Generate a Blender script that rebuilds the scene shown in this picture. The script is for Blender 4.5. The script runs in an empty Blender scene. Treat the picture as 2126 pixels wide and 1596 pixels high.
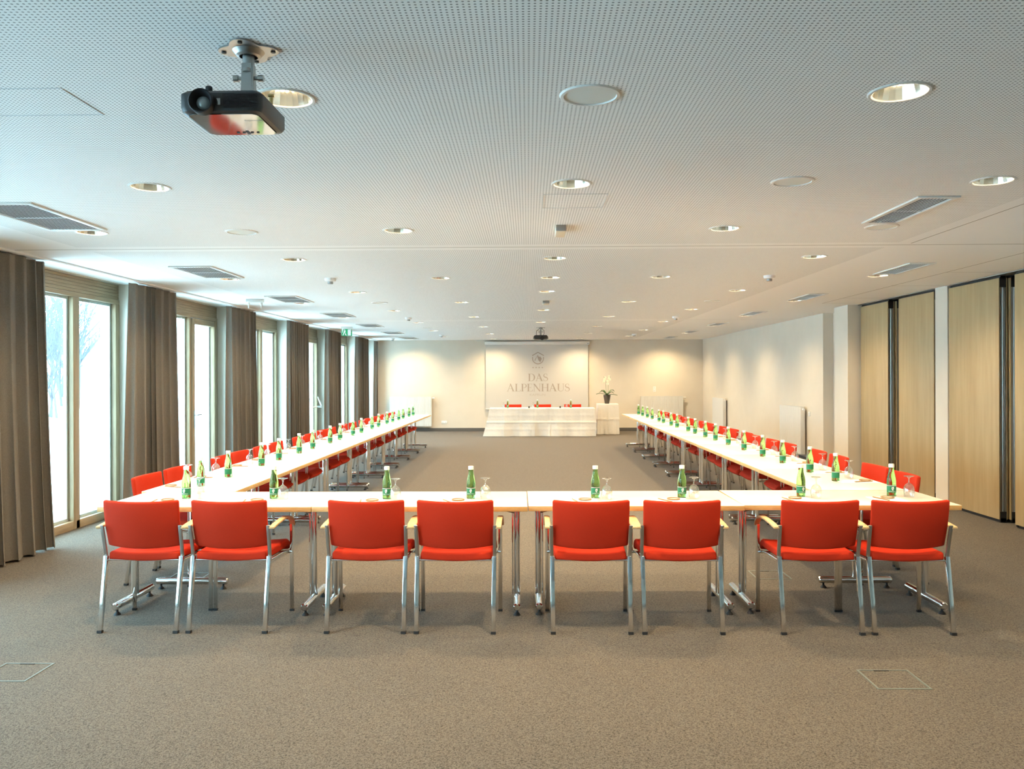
import bpy, math, random
from mathutils import Vector, Matrix
random.seed(7)
PI = math.pi
scene = bpy.context.scene
C = scene.collection

# ------------------------------------------------------------------ camera, world, exposure
CEIL = 2.67
F_PX = 1710.0
cam_d = bpy.data.cameras.new('camera')
cam_d.sensor_width = 36.0
cam_d.lens = F_PX / 2126.0 * 36.0
cam_d.shift_x = 0.0
cam_d.shift_y = -15.0 / 2126.0
cam_d.clip_start = 0.05
cam_d.clip_end = 300
cam = bpy.data.objects.new('camera', cam_d)
C.objects.link(cam)
cam.matrix_world = (Matrix.Translation((0, 0, 1.58)) @ Matrix.Rotation(math.radians(1.106), 4, 'Z')
                    @ Matrix.Rotation(PI / 2, 4, 'X') @ Matrix.Rotation(-0.003, 4, 'Z'))
scene.camera = cam

SKY_STRENGTH = 9.0
LAMP_W = 93.0
world = bpy.data.worlds.new('world')
scene.world = world
world.use_nodes = True
wn = world.node_tree.nodes
bg = wn['Background']
bg.inputs[0].default_value = (0.50, 0.80, 0.97, 1)
bg.inputs[1].default_value = SKY_STRENGTH

vs = scene.view_settings
vs.view_transform = 'Standard'
vs.look = 'None'
vs.gamma = 1.0
vs.use_curve_mapping = False
vs.exposure = 1.20
scene.cycles.use_denoising = True
scene.cycles.max_bounces = 10
scene.cycles.diffuse_bounces = 5
scene.cycles.glossy_bounces = 4
scene.cycles.transmission_bounces = 8
scene.cycles.transparent_max_bounces = 12
scene.cycles.caustics_reflective = False
scene.cycles.caustics_refractive = False
scene.cycles.sample_clamp_indirect = 6.0

def portal(y0, y1):
    ld = bpy.data.lights.new('daylight_portal', 'AREA')
    ld.shape = 'RECTANGLE'; ld.size = y1 - y0; ld.size_y = 2.4
    ld.cycles.is_portal = True
    o = bpy.data.objects.new('daylight_portal', ld)
    C.objects.link(o)
    o.location = (-5.02, (y0 + y1) / 2, 1.25)
    o.rotation_euler = (0, -PI / 2, 0)          # faces into the room (+x)
    o.rotation_euler = Vector((1, 0, 0)).to_track_quat('-Z', 'Y').to_euler()

# ------------------------------------------------------------------ helpers
def mat(name, col=(.8, .8, .8), rough=.5, metal=0., spec=.5, **kw):
    m = bpy.data.materials.new(name)
    m.use_nodes = True
    b = m.node_tree.nodes['Principled BSDF']
    b.inputs['Base Color'].default_value = (*col, 1)
    b.inputs['Roughness'].default_value = rough
    b.inputs['Metallic'].default_value = metal
    b.inputs['Specular IOR Level'].default_value = spec
    for k, v in kw.items():
        b.inputs[k.replace('_', ' ')].default_value = v
    return m

def nodes(m):
    return m.node_tree.nodes, m.node_tree.links, m.node_tree.nodes['Principled BSDF']

def noise_col(m, c1, c2, scale=(1, 1, 1), nscale=5., detail=4., lo=.35, hi=.65, bump=0., bdist=.002, rough=.5):
    n, l, b = nodes(m)
    tc = n.new('ShaderNodeTexCoord'); mp = n.new('ShaderNodeMapping')
    mp.inputs['Scale'].default_value = scale
    l.new(tc.outputs['Object'], mp.inputs[0])
    t = n.new('ShaderNodeTexNoise'); t.inputs['Scale'].default_value = nscale; t.inputs['Detail'].default_value = detail
    t.inputs['Roughness'].default_value = rough
    l.new(mp.outputs[0], t.inputs['Vector'])
    r = n.new('ShaderNodeValToRGB')
    r.color_ramp.elements[0].position = lo; r.color_ramp.elements[0].color = (*c1, 1)
    r.color_ramp.elements[1].position = hi; r.color_ramp.elements[1].color = (*c2, 1)
    l.new(t.outputs['Fac'], r.inputs[0]); l.new(r.outputs[0], b.inputs['Base Color'])
    if bump:
        bp = n.new('ShaderNodeBump'); bp.inputs['Strength'].default_value = bump; bp.inputs['Distance'].default_value = bdist
        l.new(t.outputs['Fac'], bp.inputs['Height']); l.new(bp.outputs[0], b.inputs['Normal'])
    return m

class MB:
    def __init__(s): s.v = []; s.f = []; s.m = []
    def add(s, vs_, fs_, mi=0):
        o = len(s.v); s.v += [tuple(v) for v in vs_]
        s.f += [tuple(i + o for i in f) for f in fs_]; s.m += [mi] * len(fs_)
        return s
    def box(s, x0, x1, y0, y1, z0, z1, mi=0, side=None):
        v = [(x0, y0, z0), (x1, y0, z0), (x1, y1, z0), (x0, y1, z0), (x0, y0, z1), (x1, y0, z1), (x1, y1, z1), (x0, y1, z1)]
        f = [(0, 3, 2, 1), (4, 5, 6, 7), (0, 1, 5, 4), (1, 2, 6, 5), (2, 3, 7, 6), (3, 0, 4, 7)]
        o = len(s.v); s.v += v; s.f += [tuple(i + o for i in q) for q in f]
        s.m += [mi, mi] + [mi if side is None else side] * 4
        return s
    def quad(s, *p, mi=0):
        return s.add(p, [tuple(range(len(p)))], mi)
    def bar(s, a, b, w, h, mi=0, up=(0, 0, 1)):
        a = Vector(a); b = Vector(b); d = (b - a).normalized(); u = Vector(up)
        if abs(d.dot(u)) > .95: u = Vector((0, 1, 0))
        r = d.cross(u).normalized() * (w / 2); u = r.cross(d).normalized() * (h / 2)
        vs_ = [a - r - u, a + r - u, a + r + u, a - r + u, b - r - u, b + r - u, b + r + u, b - r + u]
        return s.add(vs_, [(0, 3, 2, 1), (4, 5, 6, 7), (0, 1, 5, 4), (1, 2, 6, 5), (2, 3, 7, 6), (3, 0, 4, 7)][:], mi)
    def strip(s, pts, w, h, side, mi=0):
        # rectangular section swept along pts lying in a plane whose normal is side
        n = len(pts); sd = Vector(side).normalized(); vs_ = []
        for i, p in enumerate(pts):
            p = Vector(p); a = Vector(pts[max(i - 1, 0)]); b = Vector(pts[min(i + 1, n - 1)])
            t = (b - a).normalized(); u = sd.cross(t).normalized() * (h / 2); q = sd * (w / 2)
            vs_ += [p - q - u, p + q - u, p + q + u, p - q + u]
        fs = [(0, 3, 2, 1), tuple(4 * (n - 1) + k for k in (0, 1, 2, 3))]
        for i in range(n - 1):
            for k in range(4):
                fs.append((4 * i + k, 4 * i + (k + 1) % 4, 4 * i + 4 + (k + 1) % 4, 4 * i + 4 + k))
        return s.add(vs_, fs, mi)
    def tube(s, pts, r, seg=12, mi=0, cap=True):
        n = len(pts); vs_ = []; rr = r if isinstance(r, (list, tuple)) else [r] * n
        prev = None
        for i, p in enumerate(pts):
            p = Vector(p); a = Vector(pts[max(i - 1, 0)]); b = Vector(pts[min(i + 1, n - 1)])
            t = (b - a).normalized()
            if prev is None:
                u = Vector((0, 0, 1)) if abs(t.z) < .9 else Vector((1, 0, 0))
            else: u = prev
            u = (u - t * u.dot(t)).normalized(); w = t.cross(u); prev = u
            for k in range(seg):
                an = 2 * PI * k / seg
                vs_.append(p + (u * math.cos(an) + w * math.sin(an)) * rr[i])
        fs = []
        for i in range(n - 1):
            for k in range(seg):
                k2 = (k + 1) % seg
                fs.append((i * seg + k, i * seg + k2, (i + 1) * seg + k2, (i + 1) * seg + k))
        if cap:
            fs.append(tuple(range(seg))[::-1]); fs.append(tuple((n - 1) * seg + k for k in range(seg)))
        return s.add(vs_, fs, mi)
    def lathe(s, prof, seg=24, c=(0, 0, 0), mi=0, sx=1., sy=1.):
        # prof: (r, z) pairs; r=0 collapses to one vertex
        vs_ = []; rows = []
        for r, z in prof:
            if r <= 1e-6:
                rows.append([len(vs_)] * seg); vs_.append((c[0], c[1], c[2] + z))
            else:
                rows.append(list(range(len(vs_), len(vs_) + seg)))
                for k in range(seg):
                    a = 2 * PI * k / seg
                    vs_.append((c[0] + sx * r * math.cos(a), c[1] + sy * r * math.sin(a), c[2] + z))
        fs = []
        for i in range(len(rows) - 1):
            for k in range(seg):
                k2 = (k + 1) % seg
                q = [rows[i][k], rows[i][k2], rows[i + 1][k2], rows[i + 1][k]]
                u = []
                for x in q:
                    if x not in u: u.append(x)
                if len(u) > 2: fs.append(tuple(u))
        return s.add(vs_, fs, mi)
    def xf(s, M):
        s.v = [tuple(M @ Vector(v)) for v in s.v]; return s
    def mesh(s, name, mats, smooth=30):
        me = bpy.data.meshes.new(name)
        me.from_pydata(s.v, [], s.f)
        for m in (mats if isinstance(mats, (list, tuple)) else [mats]): me.materials.append(m)
        me.polygons.foreach_set('material_index', s.m)
        if smooth:
            me.polygons.foreach_set('use_smooth', [True] * len(s.f))
            me.update(); me.set_sharp_from_angle(angle=math.radians(smooth))
        me.update()
        return me
    def build(s, name, mats, parent=None, smooth=30, bevel=0, seg=2, solid=0):
        me = s.mesh(name, mats, smooth)
        o = bpy.data.objects.new(name, me); C.objects.link(o)
        if parent: o.parent = parent
        if solid:
            md = o.modifiers.new('s', 'SOLIDIFY'); md.thickness = solid; md.offset = 0
        if bevel:
            md = o.modifiers.new('b', 'BEVEL'); md.width = bevel; md.segments = seg; md.limit_method = 'ANGLE'; md.angle_limit = math.radians(40)
        if solid or bevel:
            dg = bpy.context.evaluated_depsgraph_get(); dg.update()
            nm = bpy.data.meshes.new_from_object(o.evaluated_get(dg))
            o.modifiers.clear(); old = o.data; o.data = nm; bpy.data.meshes.remove(old); nm.name = name
            nm.polygons.foreach_set('use_smooth', [True] * len(nm.polygons)); nm.update(); nm.set_sharp_from_angle(angle=math.radians(40))
        return o

def tag(o, label=None, cat=None, group=None, kind=None):
    if label: o['label'] = label
    if cat: o['category'] = cat
    if group: o['group'] = group
    if kind: o['kind'] = kind
    return o
def thing(name, label, cat, loc=(0, 0, 0), rz=0., group=None):
    o = bpy.data.objects.new(name, None); C.objects.link(o)
    o.empty_display_size = .05
    o.location = loc; o.rotation_euler = (0, 0, rz)
    return tag(o, label, cat, group)
def copy_tree(o, parent=None):
    c = o.copy(); C.objects.link(c)
    if parent is not None: c.parent = parent
    for ch in list(o.children):
        copy_tree(ch, c)
    return c
class Stamp:
    """first use moves the original, later uses copy it with its parts"""
    def __init__(s, proto): s.p = proto; s.used = False; s.kids = None
    def put(s, loc, rz, label, group=None):
        o = s.p if not s.used else copy_tree(s.p)
        s.used = True
        o.location = loc; o.rotation_euler = (0, 0, rz); o['label'] = label
        if group: o['group'] = group
        return o
def struct(name, mb, m, parent=None, **k):
    o = mb.build(name, m, parent, **k)
    if parent is None: o['kind'] = 'structure'
    return o
ORD = ['first', 'second', 'third', 'fourth', 'fifth', 'sixth', 'seventh', 'eighth', 'ninth', 'tenth', 'eleventh', 'twelfth',
       'thirteenth', 'fourteenth', 'fifteenth', 'sixteenth', 'seventeenth', 'eighteenth', 'nineteenth']
def near(i): return 'nearest the camera' if i == 0 else ORD[i] + ' from the near end'

# ------------------------------------------------------------------ materials
M = {}
M['wall'] = noise_col(mat('wall_plaster', rough=.9, spec=.2), (.70, .635, .54), (.72, .655, .56), nscale=3)
M['white'] = mat('white_paint', (.85, .85, .84), .5)
M['white_metal'] = mat('white_enamel', (.72, .71, .68), .35)
M['outside'] = mat('outer_shell', (.55, .55, .55), .9)
M['chrome'] = mat('polished_chrome', (.78, .78, .77), .10, 1.)
M['satin'] = mat('satin_steel', (.42, .42, .41), .38, 1.)
M['alu'] = mat('brushed_aluminium', (.50, .49, .46), .35, 1.)
M['black'] = mat('black_rubber', (.012, .012, .014), .6)
M['grey_base'] = mat('grey_skirting', (.10, .095, .09), .6)
M['fabric'] = noise_col(mat('red_wool_fabric', rough=.85, spec=.15), (.49, .026, .009), (.57, .038, .012), nscale=900, detail=2, bump=.25, bdist=.001)
M['maple'] = noise_col(mat('maple_veneer', rough=.45), (.62, .40, .19), (.72, .50, .26), scale=(1, 12, 12), nscale=6)
M['edge'] = noise_col(mat('maple_edging', rough=.4), (.60, .36, .13), (.68, .44, .19), scale=(4, 4, 40), nscale=6)
M['top'] = mat('white_laminate', (.77, .755, .70), .28, spec=.5)
M['curtain'] = noise_col(mat('taupe_woven_curtain', rough=.95, spec=.1), (.150, .136, .116), (.225, .206, .178), scale=(1, 1, .35), nscale=420, detail=3, bump=.2, bdist=.001)
M['oak'] = noise_col(mat('larch_frame', rough=.5), (.30, .215, .125), (.38, .285, .17), scale=(8, 1, 14), nscale=3)
M['oak_v'] = noise_col(mat('larch_frame_upright', rough=.5), (.30, .215, .125), (.38, .285, .17), scale=(14, 14, 1), nscale=3)
M['paper'] = mat('white_paper', (.86, .86, .86), .7)
M['wood_small'] = mat('beech_wood', (.34, .19, .09), .5)
M['cream'] = mat('cream_card', (.75, .66, .52), .6)
M['green_label'] = mat('green_bottle_label', (.004, .17, .07), .4)
M['cap'] = mat('white_bottle_cap', (.85, .86, .84), .3)
M['cloth'] = None
M['pot'] = mat('dark_pewter_pot', (.10, .09, .08), .3, .7)
M['leaf'] = mat('orchid_leaf', (.03, .10, .015), .4)
M['petal'] = mat('orchid_petal', (.85, .85, .70), .5)
M['stem'] = mat('orchid_stem', (.12, .18, .04), .5)
M['print'] = mat('screen_print', (.40, .345, .295), .9, spec=.1)
M['screen'] = mat('screen_cloth', (.60, .585, .55), .9, spec=.1)
M['proj'] = mat('projector_shell', (.035, .034, .036), .35)
M['gloss'] = mat('glossy_black_plastic', (.012, .012, .014), .06, spec=1., IOR=2.2)
M['slat_dark'] = mat('vent_void', (.03, .032, .033), .8)
M['slat'] = mat('vent_slat', (.66, .68, .68), .5)
M['speaker'] = mat('speaker_cloth', (.72, .72, .67), .8)
M['greenlens'] = mat('green_sign_film', (.01, .35, .12), .4)
M['boxframe'] = mat('floor_box_metal', (.16, .19, .18), .5, .3)

def lamp_mat():
    m = bpy.data.materials.new('glowing_lamp'); m.use_nodes = True
    n = m.node_tree.nodes; l = m.node_tree.links
    n.remove(n['Principled BSDF'])
    e = n.new('ShaderNodeEmission'); e.inputs[0].default_value = (1, .80, .50, 1); e.inputs[1].default_value = 42
    l.new(e.outputs[0], n['Material Output'].inputs[0])
    return m
M['lamp'] = lamp_mat()
M['reflector'] = mat('faceted_reflector', (.93, .88, .78), .16, 1.)

def pane_mat(name, tint, gl=.03):
    m = bpy.data.materials.new(name); m.use_nodes = True
    n = m.node_tree.nodes; l = m.node_tree.links; n.remove(n['Principled BSDF'])
    t = n.new('ShaderNodeBsdfTransparent'); t.inputs[0].default_value = (*tint, 1)
    g = n.new('ShaderNodeBsdfGlossy'); g.inputs['Roughness'].default_value = .02
    lw = n.new('ShaderNodeLayerWeight'); lw.inputs[0].default_value = .5
    pw = n.new('ShaderNodeMath'); pw.operation = 'POWER'; pw.inputs[1].default_value = 4.
    ma = n.new('ShaderNodeMath'); ma.operation = 'MULTIPLY_ADD'; ma.inputs[1].default_value = .85; ma.inputs[2].default_value = gl
    l.new(lw.outputs['Facing'], pw.inputs[0]); l.new(pw.outputs[0], ma.inputs[0])
    mx = n.new('ShaderNodeMixShader')
    l.new(ma.outputs[0], mx.inputs[0]); l.new(t.outputs[0], mx.inputs[1]); l.new(g.outputs[0], mx.inputs[2])
    l.new(mx.outputs[0], n['Material Output'].inputs[0])
    return m
M['pane'] = pane_mat('window_glass', (.93, .97, .97))
M['wineglass'] = pane_mat('clear_thin_glass', (.93, .94, .94), .28)
M['bottle'] = mat('green_bottle_glass', (.42, .86, .30), .02, Transmission_Weight=1., IOR=1.36)

# ceiling: perforated gypsum boards, plain margins and joints
def ceiling_mat():
    m = mat('perforated_ceiling', (.8, .8, .8), .9, spec=.1)
    n, l, b = nodes(m)
    tc = n.new('ShaderNodeTexCoord'); sp = n.new('ShaderNodeSeparateXYZ'); l.new(tc.outputs['Object'], sp.inputs[0])
    def mth(op, a, b_=None, c=None):
        q = n.new('ShaderNodeMath'); q.operation = op
        for i, x in enumerate((a, b_, c)):
            if x is None: continue
            if isinstance(x, (int, float)): q.inputs[i].default_value = x
            else: l.new(x, q.inputs[i])
        return q.outputs[0]
    X, Y = sp.outputs[0], sp.outputs[1]
    P = .0175
    fx = mth('SUBTRACT', mth('FRACT', mth('DIVIDE', mth('ADD', X, 50.), P)), .5)
    fy = mth('SUBTRACT', mth('FRACT', mth('DIVIDE', mth('ADD', Y, 50.), P)), .5)
    d2 = mth('ADD', mth('MULTIPLY', fx, fx), mth('MULTIPLY', fy, fy))
    hole = mth('LESS_THAN', d2, .228 ** 2)
    zone = mth('MULTIPLY', mth('GREATER_THAN', X, -3.75), mth('LESS_THAN', X, 3.02))
    def notin(Yc, w): return mth('GREATER_THAN', mth('ABSOLUTE', mth('SUBTRACT', Y, Yc)), w)
    zone = mth('MULTIPLY', zone, mth('MULTIPLY', notin(6.9, .13), notin(15.8, .13)))
    hole = mth('MULTIPLY', hole, zone)
    def line(Vv, c, w): return mth('LESS_THAN', mth('ABSOLUTE', mth('SUBTRACT', Vv, c)), w)
    j = mth('ADD', line(Y, 6.9, .008), line(Y, 15.8, .006))
    j = mth('ADD', j, mth('MULTIPLY', line(X, 3.15, .005), mth('LESS_THAN', Y, 6.83)))
    j = mth('ADD', j, mth('MULTIPLY', line(X, 4.40, .005), mth('MULTIPLY', mth('GREATER_THAN', Y, 6.9), mth('LESS_THAN', Y, 12.4))))
    for yy in (10.05, 12.38, 8.75, 11.6):
        j = mth('ADD', j, mth('MULTIPLY', line(Y, yy, .005), mth('GREATER_THAN', X, 4.40)))
    j = mth('MINIMUM', j, 1.)
    mx = n.new('ShaderNodeMix'); mx.data_type = 'RGBA'
    l.new(hole, mx.inputs[0]); mx.inputs[6].default_value = (.90, .895, .88, 1); mx.inputs[7].default_value = (.32, .32, .31, 1)
    m2 = n.new('ShaderNodeMix'); m2.data_type = 'RGBA'
    l.new(j, m2.inputs[0]); l.new(mx.outputs[2], m2.inputs[6]); m2.inputs[7].default_value = (.30, .27, .24, 1)
    l.new(m2.outputs[2], b.inputs['Base Color'])
    return m
M['ceiling'] = ceiling_mat()

def carpet_mat():
    m = mat('loop_carpet', (.2, .18, .15), .95, spec=.1, Sheen_Weight=.12, Sheen_Roughness=.4)
    n, l, b = nodes(m)
    tc = n.new('ShaderNodeTexCoord')
    v = n.new('ShaderNodeTexVoronoi'); v.inputs['Scale'].default_value = 210; l.new(tc.outputs['Object'], v.inputs['Vector'])
    s = n.new('ShaderNodeTexNoise'); s.inputs['Scale'].default_value = 90; s.inputs['Detail'].default_value = 3; l.new(tc.outputs['Object'], s.inputs['Vector'])
    sep = n.new('ShaderNodeSeparateColor'); l.new(v.outputs['Color'], sep.inputs[0])
    ad = n.new('ShaderNodeMath'); ad.operation = 'MULTIPLY_ADD'; l.new(sep.outputs[0], ad.inputs[0]); ad.inputs[1].default_value = .6
    l.new(s.outputs['Fac'], ad.inputs[2])
    r = n.new('ShaderNodeValToRGB'); r.color_ramp.elements[0].position = .35; r.color_ramp.elements[1].position = 1.1
    r.color_ramp.elements[0].color = (.028, .0235, .0185, 1); r.color_ramp.elements[1].color = (.150, .127, .100, 1)
    l.new(ad.outputs[0], r.inputs[0]); l.new(r.outputs[0], b.inputs['Base Color'])
    bp = n.new('ShaderNodeBump'); bp.inputs['Strength'].default_value = .5; bp.inputs['Distance'].default_value = .003; bp.invert = True
    l.new(v.outputs['Distance'], bp.inputs['Height']); l.new(bp.outputs[0], b.inputs['Normal'])
    return m
M['carpet'] = carpet_mat()

def panel_mat():
    m = noise_col(mat('maple_partition_veneer', rough=.5), (.42, .30, .15), (.52, .39, .21), scale=(5, 5, .45), nscale=2.2, detail=8, lo=.3, hi=.7, rough=.6)
    return m
M['panel'] = panel_mat()

def cloth_mat():
    m = mat('pressed_white_tablecloth', (.66, .64, .61), .9, spec=.1)
    n, l, b = nodes(m)
    tc = n.new('ShaderNodeTexCoord'); sp = n.new('ShaderNodeSeparateXYZ'); l.new(tc.outputs['Object'], sp.inputs[0])
    t = n.new('ShaderNodeTexNoise'); t.inputs['Scale'].default_value = 5; t.inputs['Detail'].default_value = 3; l.new(tc.outputs['Object'], t.inputs['Vector'])
    bp = n.new('ShaderNodeBump'); bp.inputs['Strength'].default_value = .35; bp.inputs['Distance'].default_value = .04
    l.new(t.outputs['Fac'], bp.inputs['Height'])
    l.new(bp.outputs[0], b.inputs['Normal'])
    return m
M['cloth'] = cloth_mat()

M['snow'] = noise_col(mat('snow', rough=.9), (.30, .32, .34), (.88, .90, .93), scale=(1, 1, 3), nscale=1.1, detail=8, lo=.30, hi=.42, rough=.65)
M['bark'] = mat('frosty_bark', (.10, .10, .11), .9)

# ------------------------------------------------------------------ downlight positions
LX = {0: (-.94, 1.43), 1: (-2.15, .25, 2.60), 2: (-3.25, -.955, 1.45), 3: (-2.15, .25, 2.61), 4: (-3.28, -.955, .25, 1.45, 3.80),
      5: (-2.165, .247, 2.65), 6: (-3.30, -.958, 1.456, 3.84), 7: (-2.17, .253, 2.65), 8: (-3.32, -.962, 1.46, 3.88), 9: (-2.18, .26, 2.67),
      10: (-3.32, -.958, 1.478, 3.93), 11: (-2.20, .256, 2.69), 12: (-3.32, -.951, 1.49, 3.92), 13: (-2.2, .256, 2.70), 14: (-3.32, -.965, 1.49, 3.93)}
ROWY = [3.19, 4.65, 6.08, 7.54, 9.0, 10.45, 11.92, 13.36, 14.82, 16.27, 17.72, 19.14, 20.55, 21.95, 23.30]
LIGHTS = [(x, ROWY[k], k, i, len(xs)) for k, xs in LX.items() for i, x in enumerate(xs)]
BACK = [(x, 3.19 - 1.483 * k, -k, i, 2) for k, xs in {}.items() for i, x in enumerate(xs)]
R_HOLE = .100

# ------------------------------------------------------------------ room shell
YB = 24.10          # back wall
YN = -3.6           # wall behind the camera
floor = MB().box(-5.2, 5.9, YN - .2, YB + .2, -.12, 0)
struct('floor', floor, M['carpet'], smooth=0)

def ceiling():
    mb = MB(); cs = .13; seg = 32
    X0, X1 = -4.98, 5.9
    rows = {}
    for x, y, k, i, n in LIGHTS + BACK: rows.setdefault(round(y, 3), []).append(x)
    ys = sorted(rows); cur = YN - .1
    for y in ys:
        mb.quad((X0, cur, CEIL), (X0, y - cs, CEIL), (X1, y - cs, CEIL), (X1, cur, CEIL))
        cx = X0
        for x in sorted(rows[y]):
            mb.quad((cx, y - cs, CEIL), (cx, y + cs, CEIL), (x - cs, y + cs, CEIL), (x - cs, y - cs, CEIL))
            vi = []
            for k in range(seg):
                a = 2 * PI * k / seg; c_, s_ = math.cos(a), math.sin(a); q = cs / max(abs(c_), abs(s_))
                vi += [(x + R_HOLE * c_, y + R_HOLE * s_, CEIL), (x + q * c_, y + q * s_, CEIL)]
            mb.add(vi, [(2 * k, 2 * ((k + 1) % seg), 2 * ((k + 1) % seg) + 1, 2 * k + 1) for k in range(seg)])
            cx = x + cs
        mb.quad((cx, y - cs, CEIL), (cx, y + cs, CEIL), (X1, y + cs, CEIL), (X1, y - cs, CEIL))
        cur = y + cs
    e = YB + .1
    if cur < e: mb.quad((X0, cur, CEIL), (X0, e, CEIL), (X1, e, CEIL), (X1, cur, CEIL))
    mb.box(-5.3, 6.0, YN - .3, YB + .3, 3.0, 3.1)  # unseen slab above the ceiling, added to block light leaking in
    return mb
struct('ceiling', ceiling(), M['ceiling'], smooth=0)

struct('wall_back', MB().box(-5.2, 5.9, YB, YB + .2, 0, 3.0), M['wall'], smooth=0)
struct('wall_front', MB().box(-5.2, 5.9, YN - .2, YN, 0, 3.0), M['wall'], smooth=0)
wr = MB()
wr.box(5.10, 5.5, 14.33, YB, 0, 3.0)
wr.box(5.27, 5.5, 13.22, 14.33, 0, 3.0)
wr.box(4.88, 5.5, 12.66, 13.22, 0, 3.0)
wr.box(5.40, 5.6, YN, 12.66, 0, 3.0)
wr.box(5.06, 5.4, 10.03, 10.33, 0, 3.0)
struct('wall_right', wr, M['wall'], smooth=0)
# windows: (y0, y1, kind)
XF = -4.75
WIN = [(-1.6, .45, 'w'), (1.35, 3.45, 'w'), (4.35, 6.45, 'w'), (7.42, 9.50, 'w'), (10.42, 12.52, 'd'), (13.45, 15.55, 'w'), (16.48, 18.55, 'd'), (19.5, 21.6, 'w'), (22.7, 23.95, 'w')]
wl = MB(); cur = YN
for a, b_, k in WIN:
    wl.box(-4.98, -4.50, cur, a, 0, 3.0); cur = b_
wl.box(-4.98, -4.50, cur, YB, 0, 3.0)
for a, b_, k in WIN:
    wl.box(-4.98, -4.70, a, b_, CEIL - .005, 3.0)
struct('wall_left', wl, M['white'] if False else M['wall'], smooth=0)
bb = MB().box(-4.5, 5.1, YB - .015, YB, 0, .10)
struct('baseboard_back', bb, M['grey_base'], smooth=0)
br = MB().box(5.085, 5.10, 14.33, YB - .015, 0, .10); br.box(4.865, 4.88, 12.66, 13.22, 0, .10)
struct('baseboard_right', br, M['grey_base'], smooth=0)

# ---- windows and glazed doors in the left wall
def window(idx, y0, y1, kind):
    z0, zt, zh = 0.0, CEIL - .01, 2.44
    root = bpy.data.objects.new(('door_%d' if kind == 'd' else 'window_%d') % idx, None); C.objects.link(root)
    root['kind'] = 'structure'; root.location = (XF, (y0 + y1) / 2, 0)
    ox, oy = XF, (y0 + y1) / 2
    a, b_ = y0 - oy, y1 - oy
    fr = MB()
    d0, d1 = -.09, .0
    mid = a + (1.10 if kind == 'w' else 1.06)
    fr.box(d0, d1, a, a + .06, z0, zh, 1); fr.box(d0, d1, b_ - .09, b_, z0, zh, 1)
    fr.box(d0, d1, mid, mid + (.12 if kind == 'w' else .05), z0, zh, 1)
    fr.box(d0, d1, a + .06, mid, z0, .09); fr.box(d0, d1, mid + .05, b_ - .09, z0, .09)
    fr.box(d0, d1, a, b_, zh, zh + .05)
    fr.build('window_frame', [M['oak'], M['oak_v']], root, bevel=.006)
    hd = MB(); nb = 5
    for i in range(nb):
        za = zh + .05 + (zt - zh - .05) * i / nb; zb = zh + .05 + (zt - zh - .05) * (i + 1) / nb
        hd.box(d0, d1 - .012, a, b_, za + .004, zb)
    hd.box(d0, d1 - .02, a, b_, zh + .05, zt)
    hd.build('header_panel', M['oak'], root)
    spans = [(a + .06, mid, False), (mid + (.12 if kind == 'w' else .05), b_ - .09, kind == 'd')]
    for s0, s1, door in spans:
        if door:
            sash = MB(); t = .085
            sash.box(-.07, .022, s0, s0 + t, .02, zh - .01, 1); sash.box(-.07, .022, s1 - t, s1, .02, zh - .01, 1)
            sash.box(-.07, .022, s0 + t, s1 - t, .02, .12); sash.box(-.07, .022, s0 + t, s1 - t, zh - .09, zh - .01)
            s = sash.build('door_leaf', [M['oak'], M['oak_v']], root, bevel=.006)
            MB().box(-.045, -.04, s0 + t - .01, s1 - t + .01, .11, zh - .08).build('pane', M['pane'], s, smooth=0)
            MB().box(-.06, -.048, s0 + t, s0 + t + .012, .12, zh - .09).box(-.06, -.048, s1 - t - .012, s1 - t, .12, zh - .09).build('gasket', M['black'], s, smooth=0)
            if idx == 5:
                h = MB(); hy = s0 + .045
                h.box(.022, .030, hy - .017, hy + .017, .88, 1.12)
                h.tube([(.03, hy, 1.06), (.07, hy, 1.06), (.078, hy + .02, 1.06), (.078, hy + .13, 1.06)], .009, 10)
                h.build('door_handle', M['satin'], s)
            else:
                h = MB()
                for yy in (s0 + .05, s1 - .05):
                    h.strip([(.025, yy, 1.16), (.10, yy, .98), (.115, yy, .93), (.025, yy, .93)], .03, .022, (0, 1, 0))
                h.tube([(.115, s0 + .04, .945), (.115, s1 - .04, .945)], .014, 10)
                h.build('push_bar', M['white_metal'], s)
        else:
            MB().box(-.055, -.05, s0, s1, .09, zh).build('pane', M['pane'], root, smooth=0)
            g = MB(); q = .030
            g.box(-.088, -.058, s0, s0 + q, .09, zh).box(-.088, -.058, s1 - q, s1, .09, zh).box(-.088, -.058, s0 + q, s1 - q, zh - q, zh).box(-.088, -.058, s0 + q, s1 - q, .09, .09 + q)
            g.build('glazing_bead', M['white_metal'], root, smooth=0)
    portal(y0, y1)
for i, (a, b_, k) in enumerate(WIN): window(i + 1, a, b_, k)

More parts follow.
